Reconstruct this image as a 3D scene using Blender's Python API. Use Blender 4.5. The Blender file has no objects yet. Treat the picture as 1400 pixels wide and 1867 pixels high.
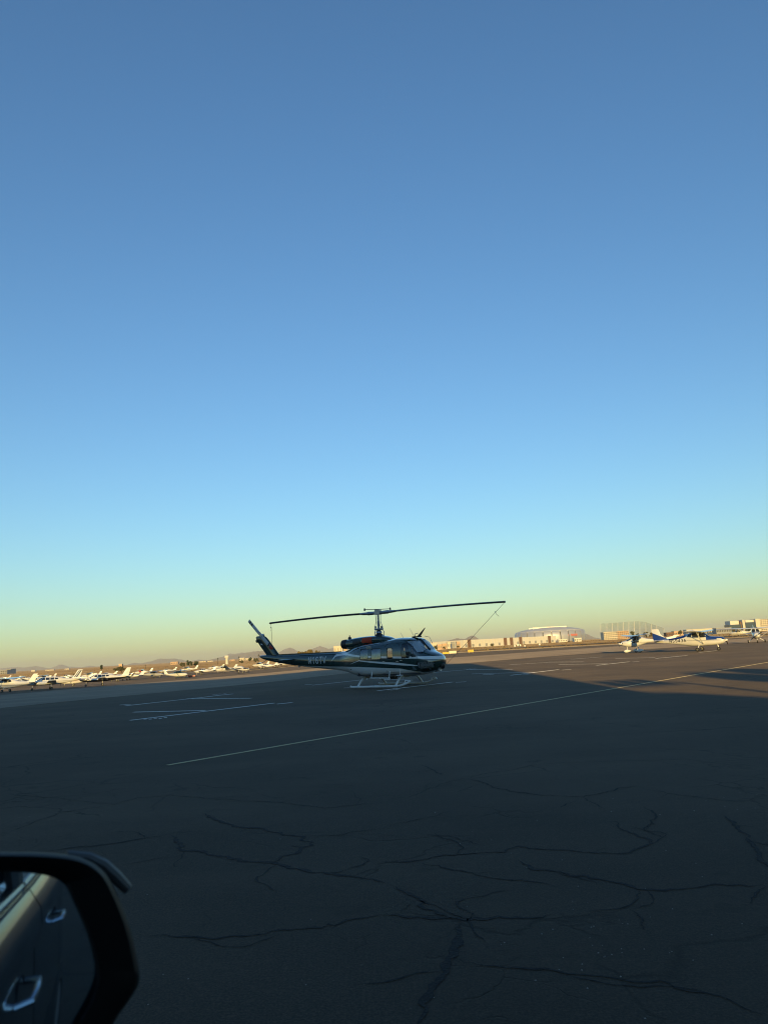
import bpy, bmesh, math, random
import numpy as np
from mathutils import Vector, Matrix

random.seed(7)
rng = np.random.default_rng(7)
SC = bpy.context.scene
COL = SC.collection
R = math.radians

# ------------------------------------------------------------------ camera
FPX, PW, PH = 1402.0, 1400.0, 1867.0          # focal length and frame in photo pixels
CAM_H = 1.88
ROLL = math.atan(0.0555)
PITCH = math.atan((1186.45 - PH / 2) * math.cos(ROLL) / FPX)
cam = bpy.data.cameras.new('camera')
cam_o = bpy.data.objects.new('camera', cam)
COL.objects.link(cam_o)
SC.camera = cam_o
cam.sensor_fit = 'HORIZONTAL'
cam.sensor_width = 26.0
cam.lens = 26.0 * FPX / PW
cam.clip_start = 0.02
cam.clip_end = 60000
cam_o.matrix_world = (Matrix.Translation((0, 0, CAM_H)) @ Matrix.Rotation(R(90) + PITCH, 4, 'X')
                      @ Matrix.Rotation(-ROLL, 4, 'Z'))
cam.dof.use_dof = True                        # a phone lens: far focus, the near mirror a touch soft
cam.dof.focus_distance = 60.0
cam.dof.aperture_fstop = 26.0 / 3.2

# ------------------------------------------------------------------ sky, sun, exposure
SUN_EL = R(8.0)
world = bpy.data.worlds.new('World')
SC.world = world
world.use_nodes = True
nt = world.node_tree
sky = nt.nodes.new('ShaderNodeTexSky')
sky.sky_type = 'NISHITA'
sky.sun_disc = False
sky.sun_elevation = SUN_EL
sky.sun_rotation = R(180)
sky.altitude = 300
sky.air_density = 1.25
sky.dust_density = 0.3
sky.ozone_density = 2.0
wb = nt.nodes.new('ShaderNodeVectorMath')     # white balance of the camera, the same in every direction
wb.operation = 'MULTIPLY'
wb.inputs[1].default_value = (0.67, 0.98, 1.31)
nt.links.new(sky.outputs[0], wb.inputs[0])
bg = nt.nodes['Background']
nt.links.new(wb.outputs[0], bg.inputs[0])
bg.inputs[1].default_value = 0.15

sun = bpy.data.lights.new('sun', 'SUN')
sun.energy = 5.0
sun.angle = R(0.53)
sun.color = (1.0, 0.68, 0.22)
sun_o = bpy.data.objects.new('sun', sun)
COL.objects.link(sun_o)
sun_o.rotation_euler = Vector((0, math.cos(SUN_EL), -math.sin(SUN_EL))).to_track_quat('-Z', 'Y').to_euler()

SC.render.engine = 'CYCLES'
SC.cycles.use_denoising = True
SC.cycles.pixel_filter_type = 'BLACKMAN_HARRIS'
SC.cycles.filter_width = 1.1
SC.cycles.max_bounces = 8
SC.cycles.transparent_max_bounces = 12
SC.cycles.volume_bounces = 0
SC.cycles.caustics_reflective = False
SC.cycles.caustics_refractive = False
SC.view_settings.view_transform = 'Standard'
SC.view_settings.look = 'None'
SC.view_settings.exposure = 0.10
SC.view_settings.gamma = 1.0
SC.view_settings.use_curve_mapping = False


# ------------------------------------------------------------------ pixel <-> place
def ray(px, py):
    x, y = px - PW / 2, -(py - PH / 2)
    c, s = math.cos(ROLL), math.sin(ROLL)
    xr, yr = x * c + y * s, -x * s + y * c
    return Vector((xr, FPX * math.cos(PITCH) - yr * math.sin(PITCH), yr * math.cos(PITCH) + FPX * math.sin(PITCH)))


def at(px, py, Y):
    v = ray(px, py)
    return v * (Y / v.y) + Vector((0, 0, CAM_H))


def sm(a, b, x):
    t = min(1.0, max(0.0, (x - a) / (b - a)))
    return t * t * (3 - 2 * t)


def gz(X, Y):                                 # the apron falls away gently to the far left
    return -sm(8, -32, X) * (1.35 * sm(38, 112, Y) + 1.5 * sm(112, 230, Y) * sm(-18, -60, X))


def ground(px, py, dz=0.0):
    v = ray(px, py)
    t = None
    z = 0.0
    for _ in range(30):
        t = (z - CAM_H) / v.z
        z = gz(v.x * t, v.y * t)
    return Vector((v.x * t, v.y * t, z + dz))


def base_at(px, Y):                           # ground point under image column px (at the horizon) at depth Y
    p = at(px, 1225.3 - 0.0555 * px, Y)
    return Vector((p.x, Y, gz(p.x, Y)))


# ------------------------------------------------------------------ object helpers
def tag(o, label=None, cat=None, group=None, kind=None):
    if label: o['label'] = label
    if cat: o['category'] = cat
    if group: o['group'] = group
    if kind: o['kind'] = kind
    return o


def empty(name, loc=(0, 0, 0), rz=0.0):
    o = bpy.data.objects.new(name, None)
    COL.objects.link(o)
    o.location = loc
    o.rotation_euler = (0, 0, rz)
    o.empty_display_size = 0.2
    return o


def link_mesh(name, me, parent=None):
    o = bpy.data.objects.new(name, me)
    COL.objects.link(o)
    if parent: o.parent = parent
    return o


class MB:
    def __init__(s):
        s.v, s.f, s.m = [], [], []

    def add(s, vs, fs, mi=0):
        b = len(s.v)
        s.v += [tuple(p) for p in vs]
        s.f += [tuple(i + b for i in f) for f in fs]
        s.m += [mi] * len(fs)
        return s

    def box(s, c, d, rot=None, mi=0, taper=1.0):
        hx, hy, hz = d[0] / 2, d[1] / 2, d[2] / 2
        vs = []
        for z in (-1, 1):
            k = taper if z > 0 else 1.0
            for x, y in ((-1, -1), (1, -1), (1, 1), (-1, 1)):
                p = Vector((x * hx * k, y * hy * k, z * hz))
                if rot is not None: p = rot @ p
                vs.append(p + Vector(c))
        return s.add(vs, [(3, 2, 1, 0), (4, 5, 6, 7), (0, 1, 5, 4), (1, 2, 6, 5), (2, 3, 7, 6), (3, 0, 4, 7)], mi)

    def rings(s, rs, cap=True, mi=0, closed=True):
        n = len(rs[0])
        vs = [p for r in rs for p in r]
        fs = []
        for i in range(len(rs) - 1):
            for j in range(n if closed else n - 1):
                k = (j + 1) % n
                fs.append((i * n + j, i * n + k, (i + 1) * n + k, (i + 1) * n + j))
        if cap:
            fs.append(tuple(range(n - 1, -1, -1)))
            fs.append(tuple(range((len(rs) - 1) * n, len(rs) * n)))
        return s.add(vs, fs, mi)

    def tube(s, pts, r, n=8, mi=0, cap=True, flat=1.0):
        pts = [Vector(p) for p in pts]
        rr = r if isinstance(r, (list, tuple)) else [r] * len(pts)
        rs = []
        up = None
        for i, p in enumerate(pts):
            d = (pts[min(i + 1, len(pts) - 1)] - pts[max(i - 1, 0)]).normalized()
            if up is None:
                up = Vector((0, 0, 1)) if abs(d.z) < 0.9 else Vector((1, 0, 0))
            a = d.cross(up).normalized()
            b = a.cross(d).normalized()
            up = b
            rs.append([p + a * math.cos(t) * rr[i] + b * math.sin(t) * rr[i] * flat
                       for t in [2 * math.pi * k / n for k in range(n)]])
        return s.rings(rs, cap, mi)

    def lathe(s, prof, axis='X', c=(0, 0, 0), n=16, mi=0, cap=False):
        c = Vector(c)
        rs = []
        for a, r in prof:
            ring = []
            for k in range(n):
                t = 2 * math.pi * k / n
                u, w = r * math.cos(t), r * math.sin(t)
                p = {'X': (a, u, w), 'Y': (w, a, u), 'Z': (u, w, a)}[axis]
                ring.append(c + Vector(p))
            rs.append(ring)
        return s.rings(rs, cap, mi)

    def prism(s, poly, dvec, mi=0):
        n = len(poly)
        d = Vector(dvec)
        vs = [Vector(p) for p in poly] + [Vector(p) + d for p in poly]
        fs = [tuple(range(n - 1, -1, -1)), tuple(range(n, 2 * n))]
        fs += [(i, (i + 1) % n, n + (i + 1) % n, n + i) for i in range(n)]
        return s.add(vs, fs, mi)

    def mesh(s, name, mats, sharp=35):
        me = bpy.data.meshes.new(name)
        me.from_pydata(s.v, [], s.f)
        for m in (mats if isinstance(mats, (list, tuple)) else [mats]):
            me.materials.append(m)
        if any(s.m): me.polygons.foreach_set('material_index', s.m)
        bm = bmesh.new(); bm.from_mesh(me)
        bmesh.ops.recalc_face_normals(bm, faces=bm.faces)
        bm.to_mesh(me); bm.free()
        if sharp:
            me.polygons.foreach_set('use_smooth', [True] * len(me.polygons))
            me.set_sharp_from_angle(angle=R(sharp))
        me.update()
        return me

    def build(s, name, mats, parent=None, sharp=35):
        return link_mesh(name, s.mesh(name, mats, sharp), parent)


def copy_tree(o, parent=None):
    c = o.copy()
    COL.objects.link(c)
    c.parent = parent
    for ch in list(o.children):
        copy_tree(ch, c)
    return c


# ------------------------------------------------------------------ materials
def mat(name, col, rough=0.6, metal=0.0, coat=0.0, spec=0.5, noise=0.0, nscale=3.0, bump=0.0, bscale=40.0, drough=0.0):
    m = bpy.data.materials.new(name)
    m.use_nodes = True
    t = m.node_tree
    b = t.nodes['Principled BSDF']
    b.inputs['Base Color'].default_value = (*col, 1)
    b.inputs['Roughness'].default_value = rough
    b.inputs['Metallic'].default_value = metal
    b.inputs['Coat Weight'].default_value = coat
    b.inputs['Coat Roughness'].default_value = 0.04
    b.inputs['Specular IOR Level'].default_value = spec
    b.inputs['Diffuse Roughness'].default_value = drough
    if noise or bump:
        tc = t.nodes.new('ShaderNodeTexCoord')
    if noise:
        n = t.nodes.new('ShaderNodeTexNoise')
        n.inputs['Scale'].default_value = nscale
        n.inputs['Detail'].default_value = 6
        t.links.new(tc.outputs['Object'], n.inputs['Vector'])
        mx = t.nodes.new('ShaderNodeMix'); mx.data_type = 'RGBA'
        mx.inputs[6].default_value = (*[c * (1 - noise) for c in col], 1)
        mx.inputs[7].default_value = (*[min(1, c * (1 + noise)) for c in col], 1)
        t.links.new(n.outputs[0], mx.inputs[0])
        t.links.new(mx.outputs[2], b.inputs['Base Color'])
    if bump:
        n2 = t.nodes.new('ShaderNodeTexNoise')
        n2.inputs['Scale'].default_value = bscale
        n2.inputs['Detail'].default_value = 5
        t.links.new(tc.outputs['Object'], n2.inputs['Vector'])
        bp = t.nodes.new('ShaderNodeBump')
        bp.inputs['Strength'].default_value = bump
        bp.inputs['Distance'].default_value = 0.02
        t.links.new(n2.outputs[0], bp.inputs['Height'])
        t.links.new(bp.outputs[0], b.inputs['Normal'])
    return m


def N(t, typ, **kw):
    n = t.nodes.new('ShaderNode' + typ)
    for k, v in kw.items():
        if k.startswith('i_'): n.inputs[k[2:].replace('_', ' ')].default_value = v
        else: setattr(n, k, v)
    return n


def math_n(t, op, a, b=None):
    n = t.nodes.new('ShaderNodeMath'); n.operation = op
    for i, x in enumerate((a, b)):
        if x is None: continue
        if isinstance(x, (int, float)): n.inputs[i].default_value = x
        else: t.links.new(x, n.inputs[i])
    return n.outputs[0]


def mix_rgb(t, fac, a, b):
    mx = t.nodes.new('ShaderNodeMix'); mx.data_type = 'RGBA'
    for i, x in ((0, fac), (6, a), (7, b)):
        if isinstance(x, (int, float)): mx.inputs[i].default_value = x
        elif isinstance(x, tuple): mx.inputs[i].default_value = (*x, 1)
        else: t.links.new(x, mx.inputs[i])
    return mx.outputs[2]


def ramp(t, src, lo, hi):
    n = t.nodes.new('ShaderNodeMapRange')
    n.inputs[1].default_value = lo
    n.inputs[2].default_value = hi
    t.links.new(src, n.inputs[0])
    return n.outputs[0]


def noise_tex(t, vec, scale, detail=6, rough=0.55, stretch=None):
    if stretch:
        mp = t.nodes.new('ShaderNodeMapping')
        mp.inputs['Scale'].default_value = stretch
        t.links.new(vec, mp.inputs[0]); vec = mp.outputs[0]
    n = t.nodes.new('ShaderNodeTexNoise')
    n.inputs['Scale'].default_value = scale
    n.inputs['Detail'].default_value = detail
    n.inputs['Roughness'].default_value = rough
    t.links.new(vec, n.inputs['Vector'])
    return n.outputs[0]


def asphalt_mat(name, dark, light, crack=True):
    m = bpy.data.materials.new(name); m.use_nodes = True
    t = m.node_tree; b = t.nodes['Principled BSDF']
    pos = t.nodes.new('ShaderNodeNewGeometry').outputs['Position']
    big = noise_tex(t, pos, 0.06, 5)
    mid = noise_tex(t, pos, 0.55, 7, 0.65)
    grit = noise_tex(t, pos, 55, 4, 0.7)
    streak = noise_tex(t, pos, 0.5, 6, 0.6, (0.25, 1.3, 1))
    f = math_n(t, 'ADD', math_n(t, 'MULTIPLY', big, 0.35), math_n(t, 'MULTIPLY', mid, 0.3))
    f = math_n(t, 'ADD', f, math_n(t, 'MULTIPLY', streak, 0.35))
    c = mix_rgb(t, ramp(t, f, 0.42, 0.58), dark, light)
    spk = noise_tex(t, pos, 14, 5, 0.75)
    c = mix_rgb(t, math_n(t, 'MULTIPLY', ramp(t, spk, 0.50, 0.68), 0.45), c, tuple(min(1, x * 1.5) for x in light))
    c = mix_rgb(t, math_n(t, 'MULTIPLY', ramp(t, grit, 0.42, 0.72), 0.8), c, tuple(min(1, x * 1.7) for x in light))
    pat = noise_tex(t, pos, 0.16, 4, 0.5)
    c = mix_rgb(t, math_n(t, 'MULTIPLY', ramp(t, pat, 0.40, 0.60), 0.35), c, tuple(x * 0.62 for x in dark))
    oil = noise_tex(t, pos, 1.1, 5, 0.6)
    c = mix_rgb(t, math_n(t, 'MULTIPLY', ramp(t, oil, 0.62, 0.72), 0.55), c, tuple(x * 0.45 for x in dark))
    # small pale stones lying loose and worn aggregate
    vo = N(t, 'TexVoronoi', feature='F1'); vo.inputs['Scale'].default_value = 9.0
    t.links.new(pos, vo.inputs['Vector'])
    patch = ramp(t, noise_tex(t, pos, 0.35, 3), 0.56, 0.66)
    stone = math_n(t, 'MULTIPLY', math_n(t, 'LESS_THAN', vo.outputs['Distance'], 0.075), patch)
    c = mix_rgb(t, stone, c, (0.30, 0.27, 0.23))
    h = math_n(t, 'ADD', math_n(t, 'MULTIPLY', grit, 0.5), math_n(t, 'MULTIPLY', mid, 0.25))
    if crack:
        wob = N(t, 'TexNoise'); wob.inputs['Scale'].default_value = 0.9; wob.inputs['Detail'].default_value = 7
        t.links.new(pos, wob.inputs['Vector'])
        dv = N(t, 'VectorMath', operation='MULTIPLY_ADD')
        t.links.new(wob.outputs['Color'], dv.inputs[0])
        dv.inputs[1].default_value = (1.6, 1.6, 0); t.links.new(pos, dv.inputs[2])
        cv = N(t, 'TexVoronoi', feature='DISTANCE_TO_EDGE'); cv.inputs['Scale'].default_value = 0.42
        t.links.new(dv.outputs[0], cv.inputs['Vector'])
        line = math_n(t, 'SUBTRACT', 1.0, ramp(t, cv.outputs['Distance'], 0.001, 0.012))
        line = math_n(t, 'MULTIPLY', line, ramp(t, noise_tex(t, pos, 0.23, 4), 0.48, 0.62))
        c = mix_rgb(t, math_n(t, 'MULTIPLY', line, 0.75), c, tuple(x * 0.25 for x in dark))
        cv2 = N(t, 'TexVoronoi', feature='DISTANCE_TO_EDGE'); cv2.inputs['Scale'].default_value = 1.5
        t.links.new(dv.outputs[0], cv2.inputs['Vector'])
        line2 = math_n(t, 'SUBTRACT', 1.0, ramp(t, cv2.outputs['Distance'], 0.001, 0.022))
        line2 = math_n(t, 'MULTIPLY', line2, ramp(t, noise_tex(t, pos, 0.31, 4), 0.54, 0.64))
        c = mix_rgb(t, math_n(t, 'MULTIPLY', line2, 0.6), c, tuple(x * 0.3 for x in dark))
        h = math_n(t, 'SUBTRACT', h, math_n(t, 'MULTIPLY', math_n(t, 'MAXIMUM', line, line2), 0.8))
    t.links.new(c, b.inputs['Base Color'])
    b.inputs['Roughness'].default_value = 0.9
    b.inputs['Diffuse Roughness'].default_value = 1.0
    b.inputs['Specular IOR Level'].default_value = 0.25
    bp = N(t, 'Bump'); bp.inputs['Strength'].default_value = 0.7; bp.inputs['Distance'].default_value = 0.012
    t.links.new(h, bp.inputs['Height']); t.links.new(bp.outputs[0], b.inputs['Normal'])
    return m


def field_mat():
    m = bpy.data.materials.new('dry_field'); m.use_nodes = True
    t = m.node_tree; b = t.nodes['Principled BSDF']
    pos = t.nodes.new('ShaderNodeNewGeometry').outputs['Position']
    a = noise_tex(t, pos, 0.012, 8, 0.65, (1, 0.35, 1))
    g = noise_tex(t, pos, 0.35, 6, 0.7)
    c = mix_rgb(t, ramp(t, a, 0.4, 0.6), (0.20, 0.125, 0.055), (0.34, 0.24, 0.12))
    c = mix_rgb(t, math_n(t, 'MULTIPLY', ramp(t, g, 0.5, 0.75), 0.6), c, (0.12, 0.10, 0.04))
    t.links.new(c, b.inputs['Base Color'])
    b.inputs['Roughness'].default_value = 1.0
    b.inputs['Diffuse Roughness'].default_value = 1.0
    b.inputs['Specular IOR Level'].default_value = 0.1
    bp = N(t, 'Bump'); bp.inputs['Strength'].default_value = 1.0; bp.inputs['Distance'].default_value = 0.35
    t.links.new(g, bp.inputs['Height']); t.links.new(bp.outputs[0], b.inputs['Normal'])
    return m


def worn_paint(name, col):
    m = bpy.data.materials.new(name); m.use_nodes = True
    t = m.node_tree; b = t.nodes['Principled BSDF']
    pos = t.nodes.new('ShaderNodeNewGeometry').outputs['Position']
    g = noise_tex(t, pos, 6.0, 7, 0.7)
    c = mix_rgb(t, ramp(t, g, 0.52, 0.72), col, tuple(x * 0.35 for x in col))
    t.links.new(c, b.inputs['Base Color'])
    b.inputs['Roughness'].default_value = 0.85
    b.inputs['Diffuse Roughness'].default_value = 0.8
    return m


def glass_mat(name, tint=(0.75, 0.8, 0.8), refl=1.5, rough=0.02):
    m = bpy.data.materials.new(name); m.use_nodes = True
    t = m.node_tree
    t.nodes.remove(t.nodes['Principled BSDF'])
    out = t.nodes['Material Output']
    tr = N(t, 'BsdfTransparent'); tr.inputs[0].default_value = (*tint, 1)
    gl = N(t, 'BsdfGlossy'); gl.inputs['Roughness'].default_value = rough
    lw = N(t, 'LayerWeight'); lw.inputs['Blend'].default_value = 0.5
    f0 = ((refl - 1) / (refl + 1)) ** 2
    fac = math_n(t, 'ADD', f0, math_n(t, 'MULTIPLY', math_n(t, 'POWER', lw.outputs['Facing'], 5.0), 1 - f0))
    mx = N(t, 'MixShader')
    t.links.new(fac, mx.inputs[0]); t.links.new(tr.outputs[0], mx.inputs[1]); t.links.new(gl.outputs[0], mx.inputs[2])
    t.links.new(mx.outputs[0], out.inputs[0])
    return m


M = {}
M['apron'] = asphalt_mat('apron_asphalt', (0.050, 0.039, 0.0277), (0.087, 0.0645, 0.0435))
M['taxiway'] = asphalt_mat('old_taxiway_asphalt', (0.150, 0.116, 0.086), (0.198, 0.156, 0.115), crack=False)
M['field'] = field_mat()
M['mark_white'] = worn_paint('worn_white_line_paint', (0.86, 0.85, 0.80))
M['mark_yellow'] = worn_paint('worn_yellow_line_paint', (0.60, 0.50, 0.26))
M['crack'] = mat('crack_fill', (0.005, 0.005, 0.0055), 0.95, bump=0.5)
M['white'] = mat('aircraft_white_paint', (0.78, 0.78, 0.75), 0.28, coat=0.6, noise=0.06, nscale=2.2)
M['offwhite'] = mat('aged_white_paint', (0.66, 0.65, 0.60), 0.4, coat=0.3, noise=0.10, nscale=2.5)
M['grey_paint'] = mat('aircraft_grey_paint', (0.30, 0.32, 0.34), 0.35, coat=0.4, noise=0.08)
M['blue'] = mat('aircraft_blue_paint', (0.012, 0.045, 0.24), 0.22, coat=0.9, noise=0.1)
M['navy'] = mat('aircraft_navy_paint', (0.010, 0.016, 0.045), 0.22, coat=0.9, noise=0.1)
M['black_paint'] = mat('aircraft_black_paint', (0.012, 0.012, 0.015), 0.2, coat=0.9, noise=0.15)
M['red'] = mat('aircraft_red_paint', (0.42, 0.025, 0.018), 0.35, coat=0.5, noise=0.1)
M['teal'] = mat('aircraft_teal_paint', (0.05, 0.20, 0.24), 0.3, coat=0.6, noise=0.1)
M['orange'] = mat('intake_cover_orange', (0.50, 0.055, 0.018), 0.75, noise=0.2, nscale=6)
M['tyre'] = mat('tyre_rubber', (0.014, 0.014, 0.014), 0.85, noise=0.3)
M['metal'] = mat('bare_metal', (0.42, 0.43, 0.44), 0.35, metal=0.85, noise=0.15, nscale=8)
M['dark_metal'] = mat('dark_metal', (0.045, 0.047, 0.05), 0.45, metal=0.5, noise=0.25, nscale=9)
M['glass'] = glass_mat('aircraft_glass')
M['dark_glass'] = mat('smoked_cabin_glass', (0.02, 0.023, 0.027), 0.05, spec=0.8, coat=0.6)
M['bin'] = mat('cabin_dark', (0.03, 0.03, 0.033), 0.8, noise=0.3)
M['black'] = mat('black_plastic', (0.008, 0.008, 0.009), 0.5)
# ------------------------------------------------------------------ ground
def spread(*segs):
    out = []
    for a, b, st in segs:
        n = max(1, int(round((b - a) / st)))
        out += [a + (b - a) * i / n for i in range(n)]
    out.append(segs[-1][1])
    return out


def sheet(name, xs, vs, yfun, dz, m):
    verts, faces = [], []
    for v in vs:
        for x in xs:
            y = yfun(x, v)
            verts.append((x, y, gz(x, y) + dz))
    nx = len(xs)
    for j in range(len(vs) - 1):
        for i in range(nx - 1):
            faces.append((j * nx + i, j * nx + i + 1, (j + 1) * nx + i + 1, (j + 1) * nx + i))
    me = bpy.data.meshes.new(name)
    me.from_pydata(verts, [], faces)
    me.materials.append(m)
    me.polygons.foreach_set('use_smooth', [True] * len(me.polygons))
    o = link_mesh(name, me)
    o['kind'] = 'structure'
    return o


BIG = 19500
xs = spread((-BIG, -3000, 4500), (-3000, -300, 270), (-300, -60, 20), (-60, 20, 2.5), (20, 300, 20), (300, 3000, 270), (3000, BIG, 4500))
ys = spread((-BIG, -2000, 4000), (-2000, -60, 200), (-60, 30, 10), (30, 125, 2.5), (125, 600, 20), (600, 3000, 200), (3000, BIG, 4500))
sheet('dry_field', xs, ys, lambda x, v: v, -0.15, M['field'])


def yfar(x):
    return float(np.interp(x, [-420, -230, -90, 0, 60, 150, 420], [430, 400, 330, 235, 215, 205, 200]))


xs2 = spread((-420, -180, 12), (-180, 20, 2.5), (20, 420, 12))
vs2 = spread((-80, 30, 10), (30, 116, 2.0), (116, 200, 2))
def yap(x, v):
    return v if v <= 116 else 116 + (v - 116) / 84 * (yfar(x) - 116)
sheet('apron', xs2, vs2, yap, 0.0, M['apron'])

# the older, paler taxiway strip behind the helicopter
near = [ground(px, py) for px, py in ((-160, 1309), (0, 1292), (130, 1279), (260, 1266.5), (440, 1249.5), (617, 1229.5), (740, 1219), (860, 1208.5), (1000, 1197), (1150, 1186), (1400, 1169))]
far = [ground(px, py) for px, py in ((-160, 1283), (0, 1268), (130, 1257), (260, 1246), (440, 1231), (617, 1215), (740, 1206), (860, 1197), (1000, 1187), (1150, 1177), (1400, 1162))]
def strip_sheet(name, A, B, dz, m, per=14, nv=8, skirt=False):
    verts, faces = [], []
    cols = []
    for i in range(len(A) - 1):
        for k in range(per):
            t = k / per
            cols.append((A[i].lerp(A[i + 1], t), B[i].lerp(B[i + 1], t)))
    cols.append((A[-1], B[-1]))
    for a, b in cols:
        for j in range(nv + 1):
            p = a.lerp(b, j / nv)
            verts.append((p.x, p.y, gz(p.x, p.y) + dz))
    if skirt:                                  # a real thickness at the rim
        base_n = len(verts)
        for i, (a, b) in enumerate(cols):
            for p in (a, b): verts.append((p.x, p.y, gz(p.x, p.y) - 0.1))
        for i in range(len(cols) - 1):
            q0, q1 = i * (nv + 1), (i + 1) * (nv + 1)
            faces.append((base_n + 2 * i, base_n + 2 * i + 2, q1, q0))
            faces.append((base_n + 2 * i + 1, q0 + nv, q1 + nv, base_n + 2 * i + 3))
    for i in range(len(cols) - 1):
        for j in range(nv):
            q = i * (nv + 1) + j
            faces.append((q, q + nv + 1, q + nv + 2, q + 1))
    me = bpy.data.meshes.new(name)
    me.from_pydata(verts, [], faces)
    me.materials.append(m)
    o = link_mesh(name, me)
    o['kind'] = 'structure'
    return o
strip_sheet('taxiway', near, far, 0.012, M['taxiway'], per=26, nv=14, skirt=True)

# the runway far out in the grass
M['runway'] = asphalt_mat('runway_asphalt', (0.05, 0.05, 0.05), (0.08, 0.078, 0.072), crack=False)
M['shoulder'] = mat('pale_dirt_shoulder', (0.30, 0.235, 0.15), 1.0, noise=0.3, nscale=0.05, drough=1.0)
def bandline(name, A, B, m, dz):
    strip_sheet(name, [Vector((*p, 0)) for p in A], [Vector((*p, 0)) for p in B], dz, m, per=10, nv=2)
bandline('runway', [(-700, 610), (-60, 322), (420, 268)], [(-700, 650), (-60, 350), (420, 296)], M['runway'], 0.01)
bandline('dirt_shoulder', [(-420, 434), (-230, 404), (-90, 334), (0, 239), (60, 219), (150, 209), (420, 204)],
         [(-420, 446), (-230, 416), (-90, 346), (0, 262), (60, 240), (150, 228), (420, 222)], M['shoulder'], 0.0)


# painted markings: every line its own piece of the setting
def line_mark(name, p0, p1, w, m, seg=1.2):
    a, b = ground(*p0), ground(*p1)
    d = (b - a); L = math.hypot(d.x, d.y)
    n = max(1, int(L / seg))
    t = Vector((-d.y, d.x, 0)).normalized() * (w / 2)
    verts, faces = [], []
    for i in range(n + 1):
        p = a.lerp(b, i / n)
        for s_ in (-1, 1):
            q = p + t * s_ * (1 + random.uniform(-0.12, 0.05))
            verts.append((q.x, q.y, gz(q.x, q.y) + (0.006 if gz(q.x, q.y) > -0.004 else 0.016)))
    for i in range(n):
        faces.append((2 * i, 2 * i + 2, 2 * i + 3, 2 * i + 1))
    me = bpy.data.meshes.new(name); me.from_pydata(verts, [], faces); me.materials.append(m)
    o = link_mesh(name, me); o['kind'] = 'structure'
    return o


line_mark('taxi_line', (305, 1396), (1402, 1207.5), 0.13, M['mark_yellow'])
WL = [((218, 1286), (239, 1284.6)), ((228, 1287.5), (425, 1266)), ((340, 1274.6), (458, 1273.6)), ((243, 1299), (375, 1296)),
      ((237, 1314), (500, 1282.5)), ((505, 1284.2), (533, 1281.5)), ((556, 1249.2), (569, 1248.6)), ((570, 1250), (661, 1240.2)),
      ((688, 1260), (825, 1244)), ((831, 1244.6), (850, 1243.5)), ((627, 1254.8), (641, 1254.3)), ((790, 1227), (869, 1220)),
      ((850, 1221.3), (935, 1220.6)), ((700, 1239.8), (752, 1240.8)), ((860, 1229.2), (979, 1226)), ((931, 1231.7), (1018, 1221.3)),
      ((1024, 1222.2), (1041, 1221)), ((929, 1212.4), (1001, 1208)), ((1001, 1207.6), (1064, 1207.2)), ((1018, 1212), (1107, 1210.5)),
      ((1087, 1213.6), (1147, 1207)), ((1153, 1207.3), (1165, 1206.6)), ((1041, 1202.4), (1099, 1198)), ((1122, 1201), (1195, 1199.3)),
      ((1195, 1201), (1253, 1195.5)), ((1274, 1190), (1307, 1186.6)), ((860, 1198), (889, 1197)), ((880, 1230.5), (900, 1230))]
for a_, b_ in WL:
    line_mark('parking_line', a_, b_, 0.20, M['mark_white'])
# stencilled spot numbers, worn to a few strokes
for (x0, y0, x1, y1) in ((262, 1312, 308, 1308.5), (388, 1267.4, 414, 1265), (707, 1258.5, 731, 1256.4), (846, 1220, 868, 1218.6), (948, 1230.6, 968, 1229.2)):
    for k in range(5):
        t0, t1 = k / 5, (k + 0.62) / 5
        line_mark('parking_number', (x0 + (x1 - x0) * t0, y0 + (y1 - y0) * t0 + (k % 2) * 0.7), (x0 + (x1 - x0) * t1, y0 + (y1 - y0) * t1 + (k % 2) * 0.7), 0.22, M['mark_white'], 0.3)

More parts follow.
